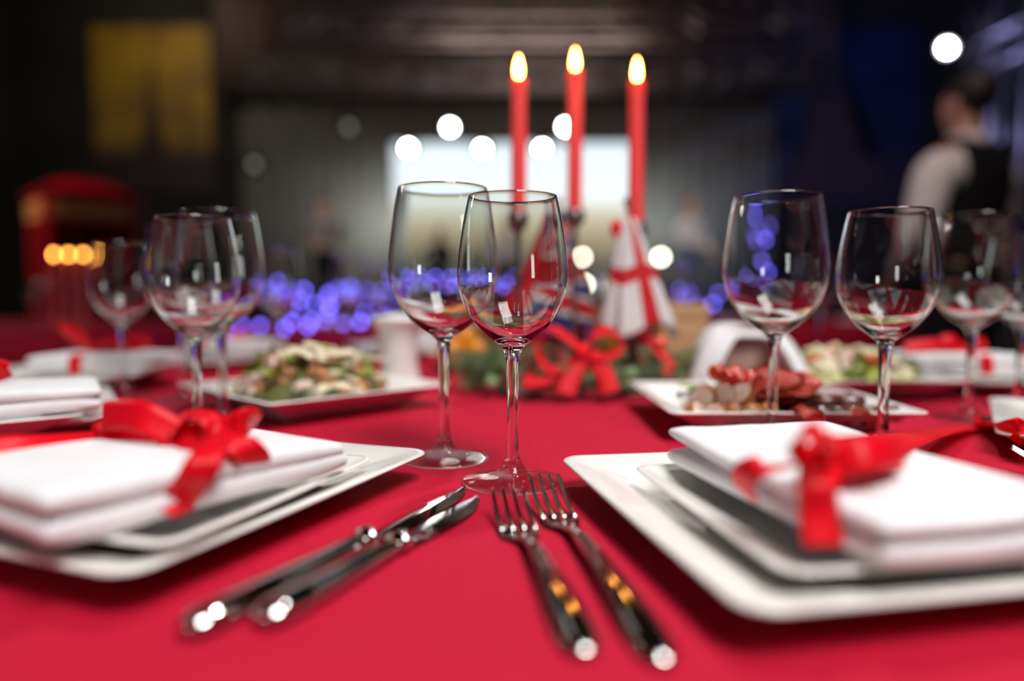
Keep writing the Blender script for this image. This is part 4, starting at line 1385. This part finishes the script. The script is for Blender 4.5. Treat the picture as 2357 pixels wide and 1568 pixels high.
a, b = D(208, 60, 11.46), D(492, 440, 11.46)
poster('tall_poster', 'tall yellow poster with a dark tower silhouette above the red booth', a.x, b.x, b.z, a.z,
       poster_mat('yellow_poster', (0.42, 0.26, 0.01), (0.22, 0.12, 0.02), (0.03, 0.016, 0.02), None), mat('poster_tower', (0.035, 0.022, 0.018), 0.7),
       [(-0.20, 0.14), (-0.11, 0.26), (-0.06, 0.40), (-0.03, 0.55), (-0.012, 0.72), (0.0, 0.80), (0.012, 0.72), (0.03, 0.55), (0.06, 0.40), (0.11, 0.26), (0.20, 0.14), (0.10, 0.14), (0.05, 0.22), (-0.05, 0.22), (-0.10, 0.14)])
a, b = D(1770, 55, 11.46), D(2105, 470, 11.46)
poster('tall_poster', 'tall dark blue poster with a brown tower shape beside the waiter', a.x, b.x, b.z, a.z,
       poster_mat('blue_poster', (0.008, 0.02, 0.10), (0.004, 0.008, 0.045), (0.03, 0.018, 0.03), None), mat('poster_brown', (0.06, 0.032, 0.035), 0.7, var=0.3, vscale=2),
       [(-0.36, 0.06), (-0.26, 0.30), (-0.22, 0.55), (-0.14, 0.80), (-0.06, 0.86), (0.0, 0.72), (0.06, 0.50), (0.14, 0.30), (0.30, 0.22), (0.36, 0.06)])

# ------------------------------------------------------------------ stage
stg = thing('stage_platform', 'low black stage platform before the bright screen', 'stage', (0, 10.0, 0))
link('deck', box(0, 0.1, 0.52, 9.0, 2.6, 0.08, 0.01), M_dark, stg, smooth=False)
link('skirt', box(0, -1.16, 0.24, 9.0, 0.04, 0.48), M_dark, stg, smooth=False)
for x in (-4.3, -1.5, 1.5, 4.3):
    link('support_leg', tube([(x, 0.9, 0), (x, 0.9, 0.48)], 0.04), M_black, stg)
SZ = 0.56
# backdrop curtain: grey cloth in soft folds
V, Fc = [], []
a, b = D(545, 0, 11.35), D(1790, 0, 11.35)
n = 220
for i in range(n + 1):
    x = a.x + (b.x - a.x) * i / n
    y = 0.035 * math.sin(i * 0.9) + 0.015 * math.sin(i * 2.3 + 1)
    for z in (0.57, 2.2, 3.9): V.append((x, 11.36 + y, z))
for i in range(n):
    for k in range(2):
        q = i * 3 + k
        Fc.append((q, q + 3, q + 4, q + 1))
bd = link('backdrop_curtain', me_from(V, Fc), M_wallb)
bd.modifiers.new('thickness', 'SOLIDIFY').thickness = 0.004
tag(bd, 'grey pleated curtain hanging behind the bright screen', 'curtain')
vl = thing('valance_curtain', 'dark brown valance above the stage lamps', 'curtain', (0, 11.2, 4.0))
M_val = mat('brown_valance', (0.10, 0.066, 0.055), 0.9, var=0.55, vscale=1.3)
V, Fc = [], []
for i in range(181):
    x = -4.6 + 9.6 * i / 180
    y = 0.05 * math.sin(i * 0.75)
    for z in (0.0, 0.8, 2.6): V.append((x, y, z))
for i in range(180):
    for k in range(2):
        q = i * 3 + k
        Fc.append((q, q + 3, q + 4, q + 1))
v_ = link('valance_cloth', me_from(V, Fc), M_val, vl); v_.modifiers.new('thickness', 'SOLIDIFY').thickness = 0.004
link('valance_rail', box(0.2, 0, 2.62, 9.8, 0.06, 0.06), M_black, vl, smooth=False)

# screen: pale sky picture above sandy ground
m = bpy.data.materials.new('screen_picture')
m.use_nodes = True
nt = m.node_tree; nt.nodes.clear()
o_ = nt.nodes.new('ShaderNodeOutputMaterial'); e_ = nt.nodes.new('ShaderNodeEmission')
tc = nt.nodes.new('ShaderNodeTexCoord'); sp = nt.nodes.new('ShaderNodeSeparateXYZ')
rp = nt.nodes.new('ShaderNodeValToRGB')
els = rp.color_ramp.elements
els[0].position, els[0].color = 0.0, (0.10, 0.09, 0.06, 1)
els[1].position, els[1].color = 1.0, (0.72, 0.84, 0.90, 1)
for pos, c in ((0.22, (0.09, 0.085, 0.08, 1)), (0.30, (0.22, 0.18, 0.12, 1)), (0.42, (0.36, 0.29, 0.18, 1)), (0.56, (0.58, 0.54, 0.42, 1)), (0.66, (0.80, 0.88, 0.90, 1))):
    q = els.new(pos); q.color = c
nt.links.new(tc.outputs['Generated'], sp.inputs[0]); nt.links.new(sp.outputs['Z'], rp.inputs['Fac'])
nt.links.new(rp.outputs['Color'], e_.inputs['Color']); e_.inputs['Strength'].default_value = 1.25
nt.links.new(e_.outputs[0], o_.inputs['Surface'])
a, b = D(905, 330, 11.1), D(1452, 690, 11.1)
sc = thing('stage_screen', 'large bright projection screen at the back of the stage', 'screen', ((a.x + b.x) / 2, 11.1, SZ))
W_, H_ = b.x - a.x, a.z - b.z
link('screen_picture', box(0, 0, (a.z + b.z) / 2 - SZ, W_, 0.02, H_), m, sc, smooth=False)
for s in (-1, 1):
    link('frame_side', box(s * (W_ / 2 + 0.02), 0, (a.z + b.z) / 2 - SZ, 0.04, 0.05, H_ + 0.08), M_black, sc, smooth=False)
    link('screen_foot', box(s * W_ * 0.4, 0, (b.z - SZ) / 2, 0.06, 0.3, max(0.05, b.z - SZ)), M_black, sc, smooth=False)
link('frame_top', box(0, 0, a.z - SZ + 0.02, W_ + 0.08, 0.05, 0.04), M_black, sc, smooth=False)
link('frame_bottom', box(0, 0, b.z - SZ - 0.02, W_ + 0.08, 0.05, 0.04), M_black, sc, smooth=False)


# trusses and lamps
def truss(name, label, p0, p1, w_=0.28, step=0.45):
    p0, p1 = Vector(p0), Vector(p1)
    t = thing(name, label, 'truss', p0)
    ax = (p1 - p0); L = ax.length; ax.normalize()
    s = ax.cross(Vector((0, 0, 1))); s = s.normalized() if s.length > 0.1 else Vector((1, 0, 0))
    u = s.cross(ax)
    for i in (-1, 1):
        for j in (-1, 1):
            o = s * i * w_ / 2 + u * j * w_ / 2
            link('chord', tube([p0 + o, p1 + o], 0.025), M_truss, t, world=True)
    k = 0
    d = 0.0
    while d + step <= L + 1e-6:
        for i in (-1, 1):
            a_ = p0 + ax * d + s * i * w_ / 2 + u * (w_ / 2 if k % 2 else -w_ / 2)
            b_ = p0 + ax * (d + step) + s * i * w_ / 2 + u * (-w_ / 2 if k % 2 else w_ / 2)
            link('brace', tube([a_, b_], 0.012, 6), M_truss, t, world=True)
        d += step; k += 1
    return t


z_tr = D(1200, 175, 9.6).z
truss('lighting_truss', 'wide aluminium lighting truss above the stage', (-3.6, 9.6, z_tr), (4.2, 9.6, z_tr))
z_t2 = D(1200, 60, 8.2).z
truss('lighting_truss', 'upper aluminium truss nearer than the stage truss', (-2.6, 8.2, z_t2), (3.4, 8.2, z_t2), 0.3, 0.5)


def lamp(px, py, y, r, m, label, stand_z, floor=False, name='stage_lamp'):
    q = D(px, py, y)
    t = thing(name, label, 'stage lamp', q, 0, 'stage lamps')
    c = (Vector((0, 0, CZ)) - q).normalized()
    qt = c.to_track_quat('Z', 'Y').to_matrix().to_4x4()
    me = lathe([(0, -0.26), (r * 1.6 + 0.02, -0.26), (r * 1.9 + 0.03, -0.20), (r * 1.3 + 0.03, -0.02), (r * 1.25 + 0.028, 0.0), (r * 1.1 + 0.01, -0.005), (r * 1.05 + 0.005, -0.03), (0, -0.03)], 24); me.transform(qt)
    link('housing', me, M_black, t)
    me = lathe([(0, 0.0), (r * 0.8, -0.004), (r, -0.012), (r, -0.02), (0, -0.02)], 24); me.transform(qt)
    link('lens', me, m, t)
    yk = tube([(-0.16, 0, -0.0), (-0.16, 0.02, 0.16 if not floor else -0.14), (0.16, 0.02, 0.16 if not floor else -0.14), (0.16, 0, 0.0)], 0.012, 6)
    link('yoke', yk, M_black, t)
    if not floor:
        link('hook', tube([(0, 0.02, 0.16), (0, 0.02, max(0.2, stand_z - q.z))], 0.014, 6), M_black, t)
    else:
        link('floor_stand', tube([(0, 0.02, -0.14), (0, 0.02, stand_z - q.z)], 0.014, 6), M_black, t)
    return t


tr_b = z_tr - 0.17
lamp(940, 341, 9.6, 0.036, M_lamp, 'bright stage lamp over the screen corner above the larger glass', tr_b)
lamp(1036, 293, 9.6, 0.036, M_lamp, 'bright stage lamp hanging higher above the larger middle glass', tr_b)
lamp(1110, 343, 9.6, 0.036, M_lamp, 'bright stage lamp against the screen top, just before the first candle', tr_b)
lamp(1248, 342, 9.6, 0.036, M_lamp, 'bright stage lamp between the first and the tallest candle', tr_b)
lamp(1302, 292, 9.6, 0.036, M_lamp, 'bright stage lamp half hidden by the tallest candle', tr_b)
lamp(803, 292, 9.6, 0.05, M_lampd, 'dim unlit looking stage lamp away from the screen', tr_b)
lamp(585, 378, 9.6, 0.05, M_lampd, 'faint stage lamp nearest the yellow poster', tr_b)
lamp(1521, 592, 9.3, 0.036, M_lamp2, 'bright low stage lamp past the red and white flag', SZ + 0.005, True)
lamp(1344, 655, 9.3, 0.040, M_lamp2, 'cream low stage lamp beside the tallest candlestick', SZ + 0.005, True)
lamp(1340, 592, 9.75, 0.030, M_lamp2, 'peach low stage lamp half hidden by a flag', SZ + 0.005, True)
lamp(980, 588, 9.4, 0.045, M_lampd, 'pale low stage lamp seen through the larger middle glass', SZ + 0.005, True)
lamp(1092, 588, 9.4, 0.045, M_lampd, 'pale low stage lamp behind the two middle glasses', SZ + 0.005, True)

# ------------------------------------------------------------------ blue spot tower
bt = D(2180, 110, 5.0)
t = lamp(2180, 110, 5.0, 0.030, M_lampb, 'dazzling bluish spotlight high above the waiter', bt.z + 0.25, False, 'spotlight')
truss('lighting_tower', 'upright aluminium lighting tower behind the waiter', (bt.x + 0.75, 5.6, 0.0), (bt.x + 0.75, 5.6, bt.z + 0.75), 0.26, 0.4)
truss('truss_arm', 'slanting aluminium truss arm carrying the bluish spotlight', D(2215, 155, 5.32), D(2620, -40, 5.32), 0.20, 0.3)



# ------------------------------------------------------------------ people
def skinned(name, J, E, root, m, parent, sub=2):
    keys = list(J)
    me = bpy.data.meshes.new(name)
    me.from_pydata([J[k][0] for k in keys], [(keys.index(a), keys.index(b)) for a, b in E], [])
    me.materials.append(m)
    o = bpy.data.objects.new(name, me)
    COL.objects.link(o)
    o.parent = parent
    md = o.modifiers.new('skin', 'SKIN'); md.use_smooth_shade = True
    sv = me.skin_vertices[0].data
    for i, k in enumerate(keys):
        r = J[k][1]
        sv[i].radius = r if isinstance(r, tuple) else (r, r)
        sv[i].use_root = (k == root)
    sb = o.modifiers.new('smooth', 'SUBSURF'); sb.levels = sub; sb.render_levels = sub
    return o


def person(label, loc, rz, h, arms, m_top, m_leg, m_hair, vest=None, look=0.0, collar=False, sleeve=True, legs=None):
    """Standing figure facing -Y in its own axes; arms: {'l': (elbow, wrist), 'r': ...} in metres for a 1.78 m body."""
    t = thing('person', label, 'person', loc, rz)
    k = h / 1.78
    t.scale = (k, k, k)
    J = {'pelvis': ((0, 0, 0.95), (0.150, 0.105)), 'waist': ((0, 0.005, 1.10), (0.130, 0.095)), 'chest': ((0, 0.01, 1.30), (0.160, 0.110)), 'yoke': ((0, 0.012, 1.43), (0.110, 0.080)),
         'neck': ((0, 0.0, 1.52), 0.056), 'jaw': ((0, -0.022, 1.585), (0.062, 0.072)), 'face': ((0, -0.008, 1.66), (0.076, 0.092)), 'skull': ((0, 0.006, 1.725), (0.070, 0.084)), 'top': ((0, 0.010, 1.765), 0.040)}
    E = [('pelvis', 'waist'), ('waist', 'chest'), ('chest', 'yoke'), ('yoke', 'neck'), ('neck', 'jaw'), ('jaw', 'face'), ('face', 'skull'), ('skull', 'top')]
    J['nose'] = ((0, -0.112, 1.645), 0.012); E.append(('face', 'nose'))
    T = {k_: J[k_] for k_ in ('pelvis', 'waist', 'chest', 'yoke')}; TE = E[:3]; T['yoke'] = ((0, 0.012, 1.435), (0.128, 0.096))
    for s, q in ((1, 'l'), (-1, 'r')):
        el, wr = Vector(arms[q][0]), Vector(arms[q][1])
        sh = Vector((s * 0.185, 0.012, 1.42))
        J['sh' + q] = (tuple(sh), 0.062); J['el' + q] = (tuple(el), 0.043); J['wr' + q] = (tuple(wr), 0.028)
        E += [('yoke', 'sh' + q), ('sh' + q, 'el' + q), ('el' + q, 'wr' + q)]
        d = (wr - el).normalized()
        sd = d.cross(Vector((0, 0, 1))); sd = sd.normalized() if sd.length > 0.2 else Vector((0, 1, 0))
        dn = d.cross(sd)
        pm = wr + d * 0.06
        J['palm' + q] = (tuple(pm), (0.036, 0.017)); E.append(('wr' + q, 'palm' + q))
        for f, (off, ln) in enumerate([(-0.030, 0.072), (-0.010, 0.082), (0.010, 0.077), (0.029, 0.062)]):
            b_ = pm + sd * off + d * 0.038
            m_ = b_ + d * ln * 0.5 + dn * 0.006; e_2 = b_ + d * ln * 0.85 + dn * 0.028
            J['f%d' % f + q] = (tuple(b_), 0.0098); J['g%d' % f + q] = (tuple(m_), 0.009); J['h%d' % f + q] = (tuple(e_2), 0.0075)
            E += [('palm' + q, 'f%d' % f + q), ('f%d' % f + q, 'g%d' % f + q), ('g%d' % f + q, 'h%d' % f + q)]
        tb_ = pm - sd * 0.045 * (1 if q == 'l' else -1)
        J['t1' + q] = (tuple(tb_), 0.011); J['t2' + q] = (tuple(tb_ + d * 0.045 - sd * 0.012 * (1 if q == 'l' else -1)), 0.0085)
        E += [('palm' + q, 't1' + q), ('t1' + q, 't2' + q)]
        T['sh' + q] = (tuple(sh), 0.078); T['el' + q] = (tuple(el), 0.058)
        TE += [('yoke', 'sh' + q), ('sh' + q, 'el' + q)]
        if sleeve:
            T['cf' + q] = (tuple(el.lerp(wr, 0.93)), 0.042); TE.append(('el' + q, 'cf' + q))
        hp, kn, an = (s * 0.095, 0.0, 0.88), (s * 0.105, -0.012, 0.49), (s * 0.11, 0.012, 0.085)
        J['hp' + q] = (hp, 0.088); J['kn' + q] = (kn, 0.058); J['ca' + q] = ((s * 0.108, 0.02, 0.33), 0.056); J['an' + q] = (an, 0.036); J['to' + q] = ((s * 0.12, -0.13, 0.035), 0.030)
        E += [('pelvis', 'hp' + q), ('hp' + q, 'kn' + q), ('kn' + q, 'ca' + q), ('ca' + q, 'an' + q), ('an' + q, 'to' + q)]
    skinned('body', J, E, 'pelvis', M_skin, t)
    grow = {k_: (v[0], tuple(x * 1.13 + 0.004 for x in (v[1] if isinstance(v[1], tuple) else (v[1], v[1])))) for k_, v in T.items()}
    skinned('shirt', grow, TE, 'pelvis', m_top, t)
    L = {'belt': ((0, 0, 1.07), (0.172, 0.126)), 'pelvis': ((0, 0, 0.96), (0.180, 0.134))}; LE = [('belt', 'pelvis')]
    for s, q in ((1, 'l'), (-1, 'r')):
        L['hp' + q] = ((s * 0.095, 0, 0.86), 0.112); L['kn' + q] = ((s * 0.105, -0.010, 0.49), 0.088); L['ca' + q] = ((s * 0.108, 0.014, 0.32), 0.084); L['an' + q] = ((s * 0.11, 0.012, 0.06), 0.070)
        LE += [('pelvis', 'hp' + q), ('hp' + q, 'kn' + q), ('kn' + q, 'ca' + q), ('ca' + q, 'an' + q)]
        sh_ = blob(2, 0.050, 0.145, 0.050, 0.05, 1, 1); sh_.transform(Matrix.Translation((s * 0.115, -0.055, 0.045)))
        link('shoe', sh_, M_shoe, t)
    skinned('trousers', L, LE, 'pelvis', m_leg, t)
    if vest is not None:
        Wv = {'pelvis': ((0, 0, 0.965), (0.196, 0.148)), 'waist': ((0, 0.005, 1.12), (0.166, 0.124)), 'chest': ((0, 0.012, 1.30), (0.196, 0.142)), 'yoke': ((0, 0.014, 1.43), (0.140, 0.115)), 'stl': ((0.125, 0.014, 1.445), 0.088), 'str': ((-0.125, 0.014, 1.445), 0.088)}
        skinned('vest', Wv, TE[:3] + [('yoke', 'stl'), ('yoke', 'str')], 'pelvis', vest, t)
    if collar:
        cl = lathe([(0.066, 1.475), (0.078, 1.478), (0.074, 1.535), (0.066, 1.540), (0.062, 1.50)], 28, True)
        link('collar', cl, m_top, t)
    # hair: a cap over the skull, open at the face
    bm = bmesh.new()
    bmesh.ops.create_uvsphere(bm, u_segments=28, v_segments=18, radius=1)
    for v in bm.verts:
        x, y, z = v.co
        v.co = Vector((x * 0.088, 0.012 + y * 0.106, 1.705 + z * 0.092)) * 1.0 + Vector((0, 0, 0.006 * noise.noise(v.co * 5)))
    dl = [v for v in bm.verts if (v.co.y < -0.045 and v.co.z < 1.735) or (v.co.y < 0.02 and v.co.z < 1.665) or v.co.z < 1.60]
    bmesh.ops.delete(bm, geom=dl, context='VERTS')
    hr = link('hair', bm_me(bm), m_hair, t); hr.modifiers.new('thickness', 'SOLIDIFY').thickness = 0.010
    for s in (-1, 1):
        link('ear', blob(2, 0.009, 0.019, 0.031, 0.08, 2, 1), M_skin, t, (s * 0.086, 0.004, 1.652))
        link('eye', blob(1, 0.008, 0.006, 0.006, 0.0, 1, 1), M_hair, t, (s * 0.031, -0.094, 1.668))
    link('mouth', blob(1, 0.020, 0.006, 0.005, 0.0, 1, 1), mat('lips', (0.45, 0.14, 0.12), 0.5), t, (0, -0.090, 1.600))
    return t


down_l = ((0.255, 0.05, 1.12), (0.275, -0.05, 0.88)); down_r = ((-0.255, 0.05, 1.12), (-0.275, -0.05, 0.88))
# waiter: seen from behind, head turned away over his shoulder, forearm reaching out
wt = person('waiter in white shirt and black vest seen from behind, arm reaching down', (D(2218, 500, 3.0).x, 3.0, 0), PI + 0.40, 1.80,
            {'l': ((0.30, 0.02, 1.10), (0.10, -0.22, 0.96)), 'r': ((-0.29, -0.03, 1.12), (-0.30, -0.26, 0.98))}, M_shirt, M_dark, M_hair, vest=M_dark, collar=True)
person('singer with pale face in grey on the dim side of the stage', (D(752, 500, 10.0).x, 9.9, SZ + 0.006), 0.35, 1.68,
       {'l': ((0.27, -0.08, 1.16), (0.10, -0.28, 1.22)), 'r': ((-0.26, -0.05, 1.14), (-0.02, -0.25, 1.05))}, M_grey, M_dark, M_hair2, sleeve=False)
person('performer in pale shirt and blue jeans near the screen edge', (D(1588, 500, 10.0).x, 9.9, SZ + 0.006), 0.5, 1.70,
       {'l': ((0.27, 0.02, 1.14), (0.2, -0.18, 0.98)), 'r': ((-0.26, -0.03, 1.14), (-0.1, -0.25, 1.05))}, M_shirt, M_jean, M_hair2)
person('performer in white shirt before the screen, behind the first candle', (D(1166, 500, 10.2).x, 10.3, SZ + 0.006), 0.0, 1.45,
       {'l': down_l, 'r': ((-0.27, -0.05, 1.14), (-0.12, -0.27, 1.05))}, M_shirt, M_dark, M_hair)
person('dark haired performer in black before the screen, seen through the larger glass', (D(1010, 500, 10.2).x, 10.2, SZ + 0.006), 0.0, 1.3,
       {'l': ((0.27, -0.05, 1.16), (0.14, -0.26, 1.1)), 'r': ((-0.27, -0.05, 1.14), (-0.12, -0.27, 1.05))}, M_dark, M_dark, M_hair)
